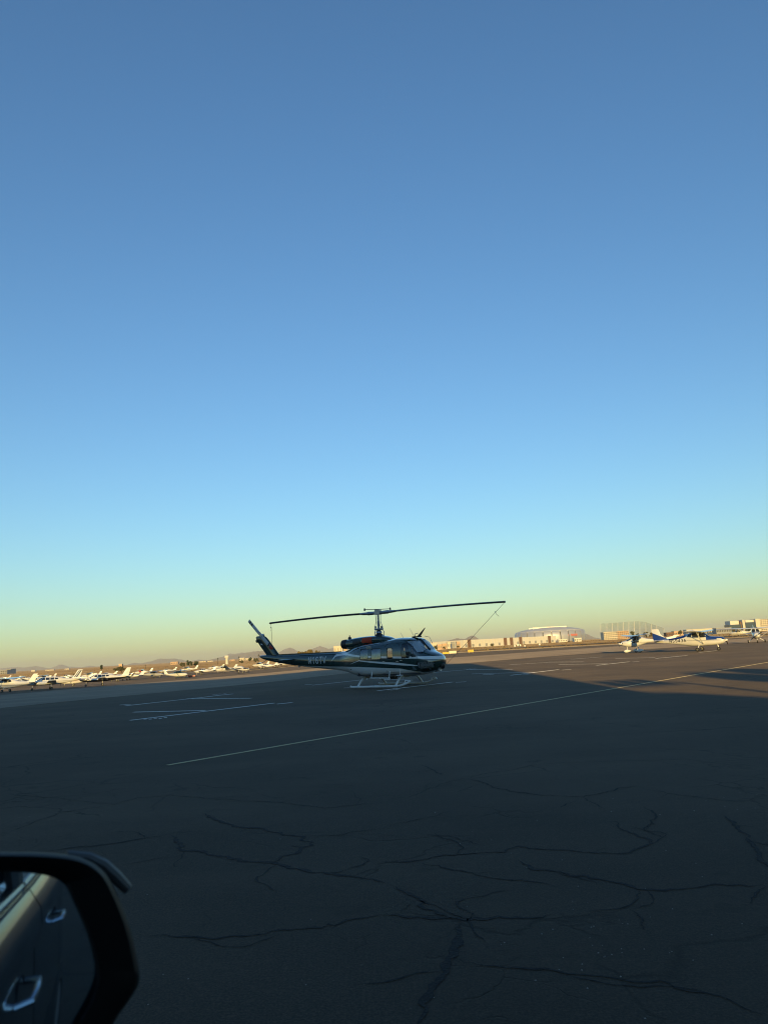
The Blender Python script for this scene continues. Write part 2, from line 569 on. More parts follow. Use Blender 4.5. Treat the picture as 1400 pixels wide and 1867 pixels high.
# the open cracks of the near asphalt, each a ragged ribbon along its own course
def ZA(*p): return [(x / 2, 1380 + y / 2) for x, y in p]
def ZB(*p): return [(700 + x / 2, 1380 + y / 2) for x, y in p]
CR = [(ZA((150, 350), (270, 335), (420, 315), (540, 297), (625, 288)), .020), (ZA((625, 288), (655, 310), (665, 340), (750, 355), (900, 378), (990, 388), (1060, 405), (1200, 435), (1290, 443), (1400, 465)), .032),
      (ZA((990, 388), (1090, 350), (1130, 325), (1105, 293), (1010, 285), (960, 262), (850, 256), (790, 230), (735, 208)), .028),
      (ZA((580, 292), (640, 278), (770, 268)), .012), (ZA((1290, 443), (1340, 420), (1400, 405)), .012), (ZA((1110, 292), (1250, 286), (1400, 262)), .010),
      (ZA((530, 653), (700, 655), (760, 662), (900, 650), (1100, 630), (1220, 622), (1300, 598), (1400, 580)), .018), (ZA((430, 395), (560, 378), (640, 370)), .008),
      (ZA((0, 282), (120, 240), (250, 200), (420, 175), (500, 150), (620, 143), (860, 160), (1010, 166), (1180, 190), (1400, 165)), .010),
      (ZA((0, 135), (200, 150), (420, 175)), .008), (ZA((320, 105), (480, 95), (700, 80), (900, 48), (1010, 12)), .007),
      (ZB((-10, 580), (50, 580), (150, 590), (280, 603), (420, 593), (550, 588), (610, 575)), .030), (ZB((280, 603), (265, 660), (262, 720), (215, 790), (170, 860), (140, 920), (128, 985)), .036),
      (ZB((20, 468), (90, 500), (120, 528), (160, 555), (280, 603)), .022), (ZB((120, 528), (70, 560), (50, 580)), .015),
      (ZB((260, 735), (400, 765), (520, 785), (640, 797), (760, 812), (900, 822), (1010, 826), (1120, 850), (1240, 868), (1300, 900), (1400, 940)), .014),
      (ZB((-10, 385), (110, 388), (210, 365), (320, 352), (440, 347), (490, 325), (570, 335), (700, 343), (870, 353), (920, 335), (975, 318), (920, 285), (870, 262), (840, 240), (780, 242)), .018),
      (ZB((490, 378), (540, 413), (620, 420), (760, 438), (870, 460), (930, 485), (1000, 485), (1130, 480), (1210, 472), (1340, 480), (1410, 465)), .022),
      (ZB((930, 485), (920, 520), (880, 545), (810, 555), (740, 560)), .018), (ZB((880, 545), (930, 590), (960, 650)), .010),
      (ZB((1240, 215), (1270, 250), (1310, 275), (1330, 310), (1375, 350), (1380, 385), (1410, 420)), .026), (ZB((1340, 540), (1370, 500), (1385, 470)), .012),
      (ZB((110, 388), (220, 405), (330, 430), (500, 460), (640, 478)), .012), (ZB((100, 280), (260, 300), (380, 330)), .008), (ZB((310, 78), (400, 110), (460, 130), (620, 145), (720, 148), (870, 115), (960, 108)), .013),
      (ZB((130, 30), (175, 50), (210, 70)), .018), (ZB((600, 195), (640, 185), (700, 160)), .011), (ZB((940, 180), (990, 215), (975, 245), (945, 270)), .013), (ZB((960, 120), (1100, 145), (1250, 160), (1400, 165)), .009),
      (ZB((0, 160), (90, 150), (220, 95), (400, 60), (600, 25), (800, 18), (1100, 10), (1250, 30), (1400, 35)), .008), (ZB((0, 262), (60, 245), (200, 215), (260, 190)), .009)]
def crack_ribbon(course, w, rough, v, f, taper=6):
    off = 0.0; ww = w
    b0 = len(v)
    for i, p in enumerate(course):
        d = course[min(i + 1, len(course) - 1)] - course[max(i - 1, 0)]
        nrm = Vector((-d.y, d.x, 0)).normalized()
        off = off * 0.80 + random.gauss(0, rough) + (random.choice((-1, 1)) * rough * 3 if random.random() < 0.06 else 0)
        ww = ww * 0.5 + w * random.uniform(0.05, 1.7) * 0.5
        e = min(1, i / taper, (len(course) - 1 - i) / taper)
        for s_ in (-0.5, 0.5):
            q = p + nrm * (off + s_ * max(0.002, ww * e * 1.65))
            v.append((q.x, q.y, 0.0035))
    f += [(b0 + 2 * i, b0 + 2 * i + 2, b0 + 2 * i + 3, b0 + 2 * i + 1) for i in range(len(course) - 1)]


for pts, w in CR:
    P = [ground(*p) for p in pts]
    v, f = [], []
    course = []
    for i in range(len(P) - 1):
        n = max(2, int((P[i + 1] - P[i]).length / 0.04))
        course += [P[i].lerp(P[i + 1], k / n) for k in range(n)]
    course.append(P[-1])
    crack_ribbon(course, w, 0.012, v, f)
    i = random.randint(8, 20)
    while i < len(course) - 6:                   # hair-fine side branches
        d = (course[i + 3] - course[i]).normalized()
        a = random.choice((-1, 1)) * random.uniform(0.5, 1.3)
        dd = Vector((d.x * math.cos(a) - d.y * math.sin(a), d.x * math.sin(a) + d.y * math.cos(a), 0))
        L = random.uniform(0.2, 1.1)
        n = int(L / 0.04)
        br = []
        p = course[i].copy()
        for k in range(n):
            br.append(p.copy())
            a2 = random.gauss(0, 0.22)
            dd = Vector((dd.x * math.cos(a2) - dd.y * math.sin(a2), dd.x * math.sin(a2) + dd.y * math.cos(a2), 0))
            p += dd * 0.04
        if len(br) > 4: crack_ribbon(br, min(0.009, w * 0.5), 0.005, v, f, 3)
        i += random.randint(12, 40)
    me = bpy.data.meshes.new('asphalt_crack'); me.from_pydata(v, [], f); me.materials.append(M['crack'])
    link_mesh('asphalt_crack', me)['kind'] = 'structure'

# loose pale grit lying on the near asphalt
M['stone'] = mat('pale_grit', (0.42, 0.38, 0.32), 0.8, noise=0.3, nscale=30)
gr_ = MB()
spots = [ground(random.gauss(1075, 60), random.gauss(1715, 40)) for _ in range(26)] + [ground(random.uniform(260, 1400), random.uniform(1450, 1860)) for _ in range(46)]
for p in spots:
    r = random.uniform(0.003, 0.007) * max(1.0, p.y / 7)
    q = [Vector((math.cos(a) * r * random.uniform(.6, 1.2), math.sin(a) * r * random.uniform(.6, 1.2), 0)) for a in (0, 1.05, 2.1, 3.15, 4.2, 5.25)]
    top_ = Vector((random.uniform(-.2, .2) * r, 0, r * random.uniform(.5, .9)))
    gr_.add([p + w_ for w_ in q] + [p + top_], [(k, (k + 1) % 6, 6) for k in range(6)])
tag(gr_.build('loose_grit', M['stone'], None, sharp=0), 'pale grit scattered on the near asphalt', 'grit', None, 'stuff')
# ------------------------------------------------------------------ the hangar behind the viewer, whose shade lies over the apron
M['hangar'] = mat('hangar_sheet_metal', (0.33, 0.33, 0.32), 0.6, noise=0.1, nscale=0.4)
M['hangar_door'] = mat('hangar_door_metal', (0.24, 0.26, 0.28), 0.55, noise=0.12, nscale=0.4)
M['hangar_roof'] = mat('hangar_roof_metal', (0.38, 0.38, 0.37), 0.5, noise=0.1, nscale=0.3)
hg = tag(empty('hangar', (-30, -12, 0)), 'huge grey sheet-metal hangar whose long shade covers the apron', 'hangar')
HX0, HX1 = -75.0, 8.5
prof = [(HX1, 0.0), (HX1, 13.4), (5.0, 14.5), (-3.0, 16.7), (-12.0, 18.3), (-40.0, 19.2), (-70.0, 19.2), (HX0, 18.2), (HX0, 0.0)]
MB().prism([(x + 30, 0, z) for x, z in prof], (0, -45, 0)).build('wall', M['hangar'], hg)
rf = MB()
for (x0, z0), (x1, z1) in zip(prof[1:-2], prof[2:-1]):
    rf.prism([(x0 + 30, 0.0, z0 + 0.004), (x1 + 30, 0.0, z1 + 0.004), (x1 + 30, 0.0, z1 + 0.12), (x0 + 30, 0.0, z0 + 0.12)], (0, -45.4, 0))
rf.build('roof', M['hangar_roof'], hg)
for k in range(10):
    MB().box((-32 + k * 6.3 + 3, 0.12, 4.6), (6.2, 0.2, 9.2)).build('door_panel', M['hangar_door'], hg)

MB().prism([(HX1 + 30.01, -0.5, 0), (HX1 + 30.01, -0.5, 5.55), (HX1 + 30.8, -0.5, 5.43), (HX1 + 32.2, -0.5, 4.8), (HX1 + 40, -0.5, 4.45), (HX1 + 40, -0.5, 0)], (0, -20, 0)).build('lean_to', M['hangar'], hg)

fm = tag(empty('shadow_mast', (11.35, -14, 0)), 'unseen steel mast added to cast a strip of shadow on the apron', 'mast')  # unseen mast, added for the strip of shadow it throws on the apron
MB().tube([(0, 0, 0), (0, 0, 6.35)], [0.17, 0.13], 10).build('pole', M['metal'], fm)
MB().box((-1.25, 0, 6.38), (2.6, 0.14, 0.14)).build('arm', M['metal'], fm)
for k in range(3):
    MB().box((-0.75 - k * 0.75, 0.1, 6.55), (0.70, 0.5, 0.75), taper=0.85).build('shadow_head', M['dark_metal'], fm)  # boxes sized to cast the bump at the end of the shadow strip

M['leaf_dry'] = mat('dusty_olive_leaves', (0.085, 0.085, 0.030), 0.9, noise=0.35, nscale=0.6)
M['leaf_gold'] = mat('yellowing_leaves', (0.17, 0.125, 0.035), 0.9, noise=0.35, nscale=0.6)
M['leaf_green'] = mat('dark_green_leaves', (0.045, 0.065, 0.024), 0.9, noise=0.4, nscale=0.6)
M['bark'] = mat('grey_brown_bark', (0.10, 0.075, 0.05), 0.95, noise=0.3)


def tree(label, loc, h, r, leaf, n=700, trunk=0.35, name='tree', group=None, seed=0, leaf_size=None, squash=0.8):
    rr = random.Random(seed)
    o = tag(empty(name, loc), label, 'tree', group)
    tb = MB()
    th = h * trunk
    tb.tube([(0, 0, -0.1), (0.02 * h, 0, th * 0.6), (0, 0.02 * h, th), (0, 0, h * 0.75)], [0.035 * h, 0.028 * h, 0.022 * h, 0.006 * h], 6)
    for k in range(5):
        a = k * 1.26 + rr.random()
        q = (math.cos(a) * r * 0.6, math.sin(a) * r * 0.6, th + (h - th) * rr.uniform(0.25, 0.6))
        tb.tube([(0, 0, th * rr.uniform(0.7, 1.1)), (q[0] * 0.5, q[1] * 0.5, (th + q[2]) / 2), q], [0.014 * h, 0.01 * h, 0.004 * h], 5)
    tb.build('trunk', M['bark'], o)
    cl = []
    for k in range(13):
        a = rr.random() * 6.28
        d = math.sqrt(rr.random()) * r * 0.72
        z = th + (h - th) * (0.2 + 0.7 * rr.random() * (1 - 0.55 * (d / r) ** 2))
        cl.append((math.cos(a) * d, math.sin(a) * d, z, r * rr.uniform(0.22, 0.42)))
    s = leaf_size or max(0.12, r * 0.10)
    cb = MB()
    for k in range(n):
        c = rr.choice(cl)
        u = Vector((rr.gauss(0, 1), rr.gauss(0, 1), rr.gauss(0, 1))).normalized() * c[3] * (rr.random() ** 0.4)
        p = Vector((c[0] + u.x, c[1] + u.y, min(h, c[2] + u.z * squash)))
        a = Vector((rr.gauss(0, 1), rr.gauss(0, 1), rr.gauss(0, 1))).normalized() * s * rr.uniform(0.5, 1.2)
        b = a.cross(Vector((rr.gauss(0, 1), rr.gauss(0, 1), rr.gauss(0, 1)))).normalized() * s * rr.uniform(0.4, 0.9)
        cb.add([p - a, p + b, p + a, p - b], [(0, 1, 2, 3)])
    cb.build('crown', leaf, o, sharp=0)
    return o


tree('broad olive tree growing beside the shadow-casting mast', (15.9, -16, 0), 8.5, 2.7, M['leaf_dry'], 3200, seed=3, leaf_size=0.28)

# ------------------------------------------------------------------ far country: hills, buildings, trees
M['hill'] = mat('bare_desert_rock', (0.165, 0.150, 0.135), 1.0, noise=0.35, nscale=0.004, drough=1.0)


def ridge(name, pts, D, depth, seed=0, dip=8.0, rough=1.0):
    rr = np.random.default_rng(seed)
    n = int((pts[-1][0] - pts[0][0]) / 1.6)
    px = np.linspace(pts[0][0], pts[-1][0], n)
    py = np.interp(px, [p[0] for p in pts], [p[1] for p in pts])
    crest = [at(a, b + rr.normal(0, 0.22) * rough, D) for a, b in zip(px, py)]
    v, f = [], []
    rows = [(-1.0, 0.0), (-0.7, 0.16), (-0.42, 0.45), (-0.18, 0.78), (0.0, 1.0), (0.3, 0.55), (0.8, 0.0)]
    amp = rr.normal(0, 1, (len(rows), n))
    for k in range(3):
        amp[:, 1:-1] = (amp[:, :-2] + amp[:, 1:-1] * 2 + amp[:, 2:]) / 4
    for j, (dy, hz) in enumerate(rows):
        for i, c in enumerate(crest):
            h = max(c.z, 2.0)
            e = 0 if hz in (0.0, 1.0) else amp[j, i] * 0.22
            y = c.y + dy * depth * (0.75 + 0.5 * math.sin(i * 0.21 + seed) * 0.4)
            v.append((c.x * y / c.y if hz != 1 else c.x, y if hz != 1 else c.y, h * max(0, hz + e) - (dip if hz == 0 else 0)))
    for j in range(len(rows) - 1):
        for i in range(n - 1):
            f.append((j * n + i, j * n + i + 1, (j + 1) * n + i + 1, (j + 1) * n + i))
    me = bpy.data.meshes.new(name); me.from_pydata(v, [], f); me.materials.append(M['hill'])
    me.polygons.foreach_set('use_smooth', [True] * len(f))
    link_mesh(name, me)['kind'] = 'structure'


ridge('mountain_range', [(-140, 1229), (-60, 1221), (0, 1219), (28, 1216.6), (45, 1217.5), (65, 1214.6), (90, 1219), (105, 1214), (113, 1212), (125, 1215.5), (150, 1216.8),
                         (165, 1214), (180, 1216), (215, 1214), (240, 1212.5), (290, 1207.5), (345, 1206), (365, 1205), (400, 1206)], 15000, 1800, 1)
ridge('mountain_range', [(225, 1215), (237, 1210.5), (246, 1208.6), (256, 1210), (275, 1206), (291, 1201.2), (306, 1201.6), (317, 1200.6), (330, 1203), (345, 1206), (362, 1203), (380, 1204), (400, 1201), (412, 1195), (418, 1191.8), (430, 1192.5),
                         (441, 1190), (455, 1191), (470, 1190), (482, 1190.5), (498, 1192.5), (508, 1190.5), (514, 1186.5), (521, 1183), (528.6, 1181), (535, 1183), (540, 1186), (550, 1190), (563, 1186),
                         (574, 1181.5), (583, 1178), (591, 1180.7), (600, 1183), (608, 1182), (622, 1183.5), (660, 1186.5), (700, 1188)], 11500, 1500, 2)
ridge('mountain_range', [(380, 1204), (400, 1199), (425, 1195.5), (445, 1191), (462, 1188), (480, 1187.3), (500, 1193), (520, 1196), (545, 1196)], 8500, 1200, 3)
ridge('mountain_range', [(780, 1182), (808, 1170.5), (820, 1167.5), (834, 1163.7), (840, 1165), (848, 1165.4), (855, 1161), (860, 1159), (865, 1160), (870, 1163.5), (876.6, 1166.6), (886, 1168.6), (895.5, 1165.4),
                         (907, 1166), (921, 1168.6), (945, 1172.6), (960, 1173)], 7000, 900, 4)
ridge('mountain_range', [(1035, 1167), (1054, 1158), (1066, 1155.5), (1073, 1157.5), (1083, 1162.5), (1100, 1165.5)], 8500, 800, 5)

M['cream'] = mat('cream_stucco', (0.68, 0.60, 0.46), 0.85, noise=0.06, nscale=0.2)
M['white_wall'] = mat('white_concrete_panel', (0.74, 0.70, 0.60), 0.8, noise=0.05, nscale=0.1)
M['peach'] = mat('peach_stucco', (0.60, 0.40, 0.25), 0.85, noise=0.08, nscale=0.2)
M['brown'] = mat('brown_block', (0.20, 0.11, 0.065), 0.9, noise=0.1, nscale=0.3)
M['bgrey'] = mat('grey_concrete', (0.33, 0.33, 0.32), 0.85, noise=0.1, nscale=0.3)
M['bglass'] = mat('blue_window_glass', (0.05, 0.08, 0.11), 0.12, spec=0.8)
M['win'] = mat('dark_window', (0.06, 0.055, 0.05), 0.2)


def block(parent, name, A, B, h, depth, m, z0=-0.3):
    """box whose front runs A-B on the ground, in parent space"""
    d = (B - A); d.z = 0
    back = Vector((-d.y, d.x, 0)).normalized() * depth
    if back.y < 0: back = -back
    o = Vector((0, 0, z0))
    return MB().prism([A + o, B + o, B + back + o, A + back + o], (0, 0, h - z0)).build(name, m, parent)


def building(name, label, px0, px1, ytop, D, depth, wall, D1=None, rows=0, cols=0, wm=None, win=(0.6, 0.55), cat='building', group=None, band=None, lift=0.0):
    D1 = D1 or D
    A, B = base_at(px0, D), base_at(px1, D1)
    h = at(px0, ytop, D).z - A.z
    o = tag(empty(name, A), label, cat, group)
    a, b = Vector((0, 0, 0)), B - A
    b.z = 0
    block(o, 'wall', a, b, h, depth, wall)
    d = b.normalized(); nrm = Vector((d.y, -d.x, 0))
    block(o, 'parapet', a + nrm * 0.12 - d * 0.1, b + nrm * 0.12 + d * 0.1, h + 0.35, depth + 0.2, band or wall, z0=h - 0.35)
    W = b.length
    me = None
    for i in range(cols):
        for j in range(rows):
            cw, ch = W / cols, h / rows
            p = d * (cw * (i + 0.5)) + nrm * 0.05 + Vector((0, 0, ch * (j + 0.5)))
            if me is None:
                rot = Matrix(((d.x, nrm.x, 0), (d.y, nrm.y, 0), (0, 0, 1)))
                me = MB().box((0, 0, 0), (cw * win[0], 0.18, ch * win[1]), rot).mesh('window', wm or M['win'])
            w = link_mesh('window', me, o); w.location = p
    return o


# long pale warehouse with brown bays
A, B = base_at(846, 990), base_at(1014, 1120)
wh = tag(empty('warehouse', A), 'very long low cream warehouse with brown bays in front of the stadium', 'warehouse')
b = B - A; b.z = 0
d = b.normalized(); nrm = Vector((d.y, -d.x, 0)); W = b.length
block(wh, 'wall', Vector((0, 0, 0)), b, 9.4, 60, M['white_wall'])
nb = 30
for i in range(nb):
    a0, a1 = d * (W * (i + 0.04) / nb) + nrm * 0.3, d * (W * (i + 0.96) / nb) + nrm * 0.3
    brown = i in (1, 12, 14, 17, 27)
    block(wh, 'panel', a0 + nrm * (0.5 if brown else 0), a1 + nrm * (0.5 if brown else 0), 9.9 if brown else 9.0, 0.6, M['brown'] if brown else M['white_wall'])
    if not brown and i % 2 == 0:
        block(wh, 'dock_door', a0 + d * 1.5 + nrm * 0.08, a0 + d * 5.5 + nrm * 0.08, 4.0, 0.3, M['bgrey'], z0=0.6)

# stadium: a ring of tall silver panels under a shallow pale roof
M['silver'] = mat('silver_stadium_cladding', (0.46, 0.46, 0.48), 0.42, metal=0.35, noise=0.08, nscale=0.02)
M['roof_fabric'] = mat('pale_roof_fabric', (0.62, 0.60, 0.56), 0.7, noise=0.05, nscale=0.02)
SD = 2800
sc_ = base_at(1003, SD)
st = tag(empty('stadium', sc_), 'wide round domed stadium with silver panels and pale shallow roof', 'stadium')
RX, RY = 124.0, 110.0
def el(k, rx=RX, ry=RY): return (rx * math.cos(k), ry * math.sin(k))
dr = MB()
dr.rings([[(*el(2 * math.pi * k / 64, RX - 3, RY - 3), z) for k in range(64)] for z in (-1, 34)], True)
dr.build('inner_drum', M['dark_metal'], st)
NP = 26
for i in range(NP):
    t0, t1 = 2 * math.pi * (i + 0.06) / NP, 2 * math.pi * (i + 0.94) / NP
    m_ = MB()
    rs = []
    for q in range(5):
        k = t0 + (t1 - t0) * q / 4
        rs.append([(*el(k, RX - 2.5, RY - 2.5), 0), (*el(k, RX, RY), 0), (*el(k, RX + 2, RY + 2), 18), (*el(k, RX, RY), 32.5), (*el(k, RX - 4, RY - 4), 37.5), (*el(k, RX - 6.5, RY - 6.5), 36)])
    m_.rings(rs, True)
    m_.build('cladding_panel', M['silver'], st)
rf = MB()
rf.rings([[(*el(2 * math.pi * k / 64, RX * s_, RY * s_), z) for k in range(64)] for s_, z in ((0.975, 33), (0.95, 38.5), (0.80, 43.5), (0.62, 47.5), (0.42, 50.0), (0.2, 51.5))], True)
roof_o = rf.build('roof', M['roof_fabric'], st)
MB().prism([(-62, -34, 46), (50, -34, 46), (38, -34, 52.5), (-30, -34, 54), (-48, -34, 52)], (0, 68, 0)).build('roof_panel', M['white_wall'], st)
for yy in (-36, 36):
    MB().box((-6, yy, 50), (120, 2.5, 6)).build('roof_truss', M['silver'], st)
MB().box((58, -RY * 0.88 - 4, 20), (34, 1.5, 7)).build('sign_panel', M['red'], st)

# golf range netting on tall poles
def net_mat():
    m = bpy.data.materials.new('range_netting'); m.use_nodes = True
    t = m.node_tree; b = t.nodes['Principled BSDF']
    b.inputs['Base Color'].default_value = (0.10, 0.10, 0.09, 1); b.inputs['Roughness'].default_value = 0.9
    pos = t.nodes.new('ShaderNodeNewGeometry').outputs['Position']
    a = ramp(t, noise_tex(t, pos, 0.03, 3), 0.3, 0.7)
    b.inputs['Alpha'].default_value = 0.22
    t.links.new(math_n(t, 'ADD', math_n(t, 'MULTIPLY', a, 0.09), 0.08), b.inputs['Alpha'])
    return m
M['net'] = net_mat()
ND = 1900
tops = [(1095, 1137.5), (1106, 1136.6), (1116, 1136), (1126, 1135.3), (1136, 1134.4), (1146, 1133.6), (1156, 1133.3), (1166, 1133), (1177, 1134.5), (1187, 1138), (1196, 1140.5), (1210, 1145.5)]
P0 = base_at(1095, ND)
gn = tag(empty('golf_net', P0), 'tall see-through golf range netting strung between slim poles', 'net')
prev = None
for i, (px, py) in enumerate(tops):
    D = ND + max(0, i - 6) * 35
    g_, t_ = base_at(px, D) - P0, at(px, py, D) - P0
    MB().tube([g_, t_], [0.75, 0.45], 6).build('pole', M['white_wall'], gn)
    if prev:
        MB().prism([prev[0], g_, t_, prev[1]], (0, 0.35, 0)).build('netting', M['net'], gn, sharp=0)
    prev = (g_, t_)

# smaller buildings, each its own thing
building('hotel', 'boxy cream hotel with rows of windows below the golf netting', 1101, 1126, 1153.5, 950, 14, M['cream'], rows=4, cols=8)
building('hotel', 'yellowish hotel wing with dark window columns next to trees', 1126.6, 1147, 1151.5, 960, 14, M['peach'], rows=4, cols=6, win=(0.5, 0.6))
building('apartment_block', 'pale apartment block seen behind the helicopter exhaust', 609, 625, 1179.3, 520, 8, M['cream'], rows=2, cols=3, win=(0.3, 0.45))
building('apartment_block', 'small yellow block beside the helicopter exhaust', 626, 633, 1179.6, 530, 8, M['peach'], rows=2, cols=2, win=(0.35, 0.45))
building('office_block', 'grey flat-roofed building at the far left edge', -12, 13, 1223.5, 1500, 22, M['bgrey'], rows=2, cols=6)
building('office_block', 'darker taller grey block at the far left edge', 11.5, 20, 1220.6, 1520, 20, M['bgrey'], rows=3, cols=3)
low = [(786, 797, 1173.8, 760, 'cream', 'low cream building just right of the helicopter windshield'), (797.5, 806, 1176, 700, 'peach', 'peach low house beside the cream building'),
       (806.5, 815, 1174.5, 800, 'peach', 'peach block with flat roof below the mountain foot'), (815.5, 821.5, 1171.4, 900, 'cream', 'slim cream block below the mountain foot'),
       (824, 830, 1171, 980, 'bgrey', 'grey tower-like block below the mountain'), (833, 839, 1170.6, 900, 'peach', 'small peach block left of the long warehouse'),
       (1047, 1060, 1164.2, 900, 'white_wall', 'white trailer-like building right of the long warehouse'), (1018, 1034, 1166.5, 1100, 'white_wall', 'low white shed between warehouse and trailer building'),
       (1215, 1228, 1154, 1000, 'brown', 'brown low building behind the white aeroplane tail fin'), (1229, 1250, 1151.6, 1050, 'peach', 'tan flat-roofed building behind the blue aeroplane cabin'),
       (1252, 1312, 1148.8, 900, 'cream', 'long low cream hangar behind the aeroplane wings'), (1306, 1334, 1146, 860, 'bgrey', 'grey flat roofed shed left of the big white hospital'),
       (419, 428, 1203.4, 1900, 'peach', 'small peach house below the hills'), (436, 446, 1200.3, 1950, 'cream', 'cream house with flat roof near the palm trees'), (447, 461, 1201.0, 1930, 'cream', 'wide cream house close to the helicopter tail'),
       (311, 324, 1207.6, 1700, 'peach', 'peach house beside the green trees'), (364, 376, 1206.2, 2400, 'cream', 'tiny cream house on the field edge'), (378, 388, 1205.6, 2400, 'cream', 'tiny cream house left of the water tower'),
       (118, 126, 1219.8, 2600, 'cream', 'tiny pale house on the far left field'), (83, 98, 1222, 2600, 'cream', 'flat pale shed on the far left field'), (57, 64, 1222.6, 2600, 'white_wall', 'white hut on the far left field')]
for (x0, x1, yt, D, m_, lab) in low:
    building('low_building', lab, x0, x1, yt, D, 10, M[m_], rows=1, cols=max(2, int((x1 - x0) / 3)), win=(0.5, 0.4))

# hospital at the right edge
HD = 1150
hp = tag(empty('hospital', base_at(1331, HD)), 'big cream hospital with blue glass blocks at the right edge', 'hospital')
H0 = base_at(1331, HD)
def hb(name, x0, x1, yt, dy, m, rows=0, cols=0, z0=-0.3):
    a, b2 = base_at(x0, HD + dy) - H0, base_at(x1, HD + dy) - H0
    h = at(x0, yt, HD + dy).z
    block(hp, name, a, b2, h, 18, m, z0)
    for i in range(cols):
        for j in range(rows):
            w = (b2.x - a.x) / cols
            p = Vector((a.x + w * (i + .5), a.y - 0.15, h * (j + .6) / rows))
            MB().box(p, (w * 0.5, 0.3, h / rows * 0.5)).build('window', M['win'], hp)
hb('glass_wing', 1331, 1352, 1139.5, 0, M['bglass'])
hb('upper_wall', 1333, 1349, 1132.5, 3, M['white_wall'])
hb('tower', 1355.5, 1359.8, 1130.5, -3, M['cream'])
hb('brown_bay', 1350.5, 1355.2, 1133.5, 1, M['brown'])
hb('glass_wing', 1360.2, 1379, 1135, 0, M['bglass'])
hb('upper_wall', 1361, 1379, 1130.8, 3, M['white_wall'])
hb('tower', 1379.5, 1387.5, 1128.6, -3, M['cream'])
hb('ward_wing', 1388, 1440, 1129.2, 0, M['cream'], 6, 14)

# water tower, orange marker tower
wt = tag(empty('water_tower', base_at(413.5, 760)), 'white water tower with flat tank on a thick stem', 'water tower')
MB().lathe([(-0.5, 1.3), (5.2, 1.2), (6.0, 1.5)], 'Z', n=14, cap=True).build('stem', M['white_wall'], wt)
MB().lathe([(6.0, 1.9), (6.3, 2.2), (8.1, 2.2), (8.4, 1.8)], 'Z', n=14, cap=True).build('tank', M['white_wall'], wt)
ot = tag(empty('marker_tower', base_at(220.5, 520)), 'small orange and white marker tower above a bush', 'tower')
MB().box((0, 0, 2.0), (1.0, 1.0, 4.4)).build('stem', M['brown'], ot)
MB().box((0, 0, 4.6), (2.2, 2.2, 1.6)).build('cabin', M['peach'], ot)
MB().box((0, 0, 5.5), (2.4, 2.4, 0.25)).build('roof', M['white_wall'], ot)

# trees and scrub far out, each one an individual
TR = [(345, 1203.8, 640, 'leaf_green', 1.25, 'leafy green tree beside the peach house'), (357, 1204.4, 650, 'leaf_green', 1.2, 'darker green tree second of the pair by the peach house'), (333, 1207.5, 620, 'leaf_dry', 1.3, 'low olive shrub tree left of the green trees'),
      (456, 1198, 820, 'leaf_green', 0.9, 'tall green tree near the helicopter tail'), (466, 1200, 700, 'leaf_dry', 1.4, 'wide olive tree just left of the helicopter tail fin'), (440, 1203, 700, 'leaf_dry', 1.5, 'spreading olive scrub below the water tower hills'),
      (552, 1184.2, 330, 'leaf_gold', 1.15, 'sunlit golden tree above the tail boom, left of two'), (570, 1181.4, 340, 'leaf_gold', 1.25, 'sunlit golden tree above the tail boom, right of two'), (560, 1186, 345, 'leaf_gold', 1.2, 'small golden tree between the two big golden trees'),
      (185, 1212.2, 760, 'leaf_green', 0.7, 'lone round tree on a slim trunk on the left field'), (222, 1214.6, 500, 'leaf_dry', 1.7, 'broad bush at the foot of the marker tower'), (212, 1217, 500, 'leaf_dry', 1.5, 'low bush left of the marker tower'),
      (1152, 1151.2, 800, 'leaf_dry', 1.1, 'olive tree right beside the yellowish hotel'), (1163, 1155, 760, 'leaf_dry', 1.3, 'rounded olive tree below the golf netting'), (1178, 1151.8, 700, 'leaf_dry', 1.2, 'dusty tree left of the white aeroplane fin'), (1188, 1153, 690, 'leaf_gold', 1.2, 'yellowish tree touching the white aeroplane fin'),
      (1240, 1148.6, 900, 'leaf_dry', 1.0, 'tree over the tan building behind the blue aeroplane'), (1262, 1150, 830, 'leaf_dry', 1.2, 'bush in front of the long cream hangar'), (897, 1172.5, 640, 'leaf_dry', 1.2, 'dusty bush in front of the long cream warehouse'),
      (1350, 1143.5, 800, 'leaf_gold', 1.5, 'golden shrub in front of the hospital glass wing'), (1364, 1143, 790, 'leaf_dry', 1.4, 'olive shrub in front of the hospital tower'), (1376, 1142.6, 800, 'leaf_green', 1.4, 'greener shrub right in front of the hospital'), (1340, 1145.8, 800, 'leaf_gold', 1.4, 'small golden shrub left below the hospital'),
      (793, 1177.5, 600, 'leaf_dry', 1.4, 'bush in front of the low cream building by the windshield'), (810, 1179, 620, 'leaf_dry', 1.5, 'bush in front of the peach houses'), (835, 1177.5, 700, 'leaf_dry', 1.4, 'bush left of the warehouse end')]
for i, (px, yt, D, lf, asp, lab) in enumerate(TR):
    g_ = base_at(px, D)
    h = at(px, yt, D).z - g_.z
    tree(lab, g_, h, h * 0.42 * asp, M[lf], 900, trunk=0.16, seed=20 + i, leaf_size=h * 0.07, group='far trees and bushes')


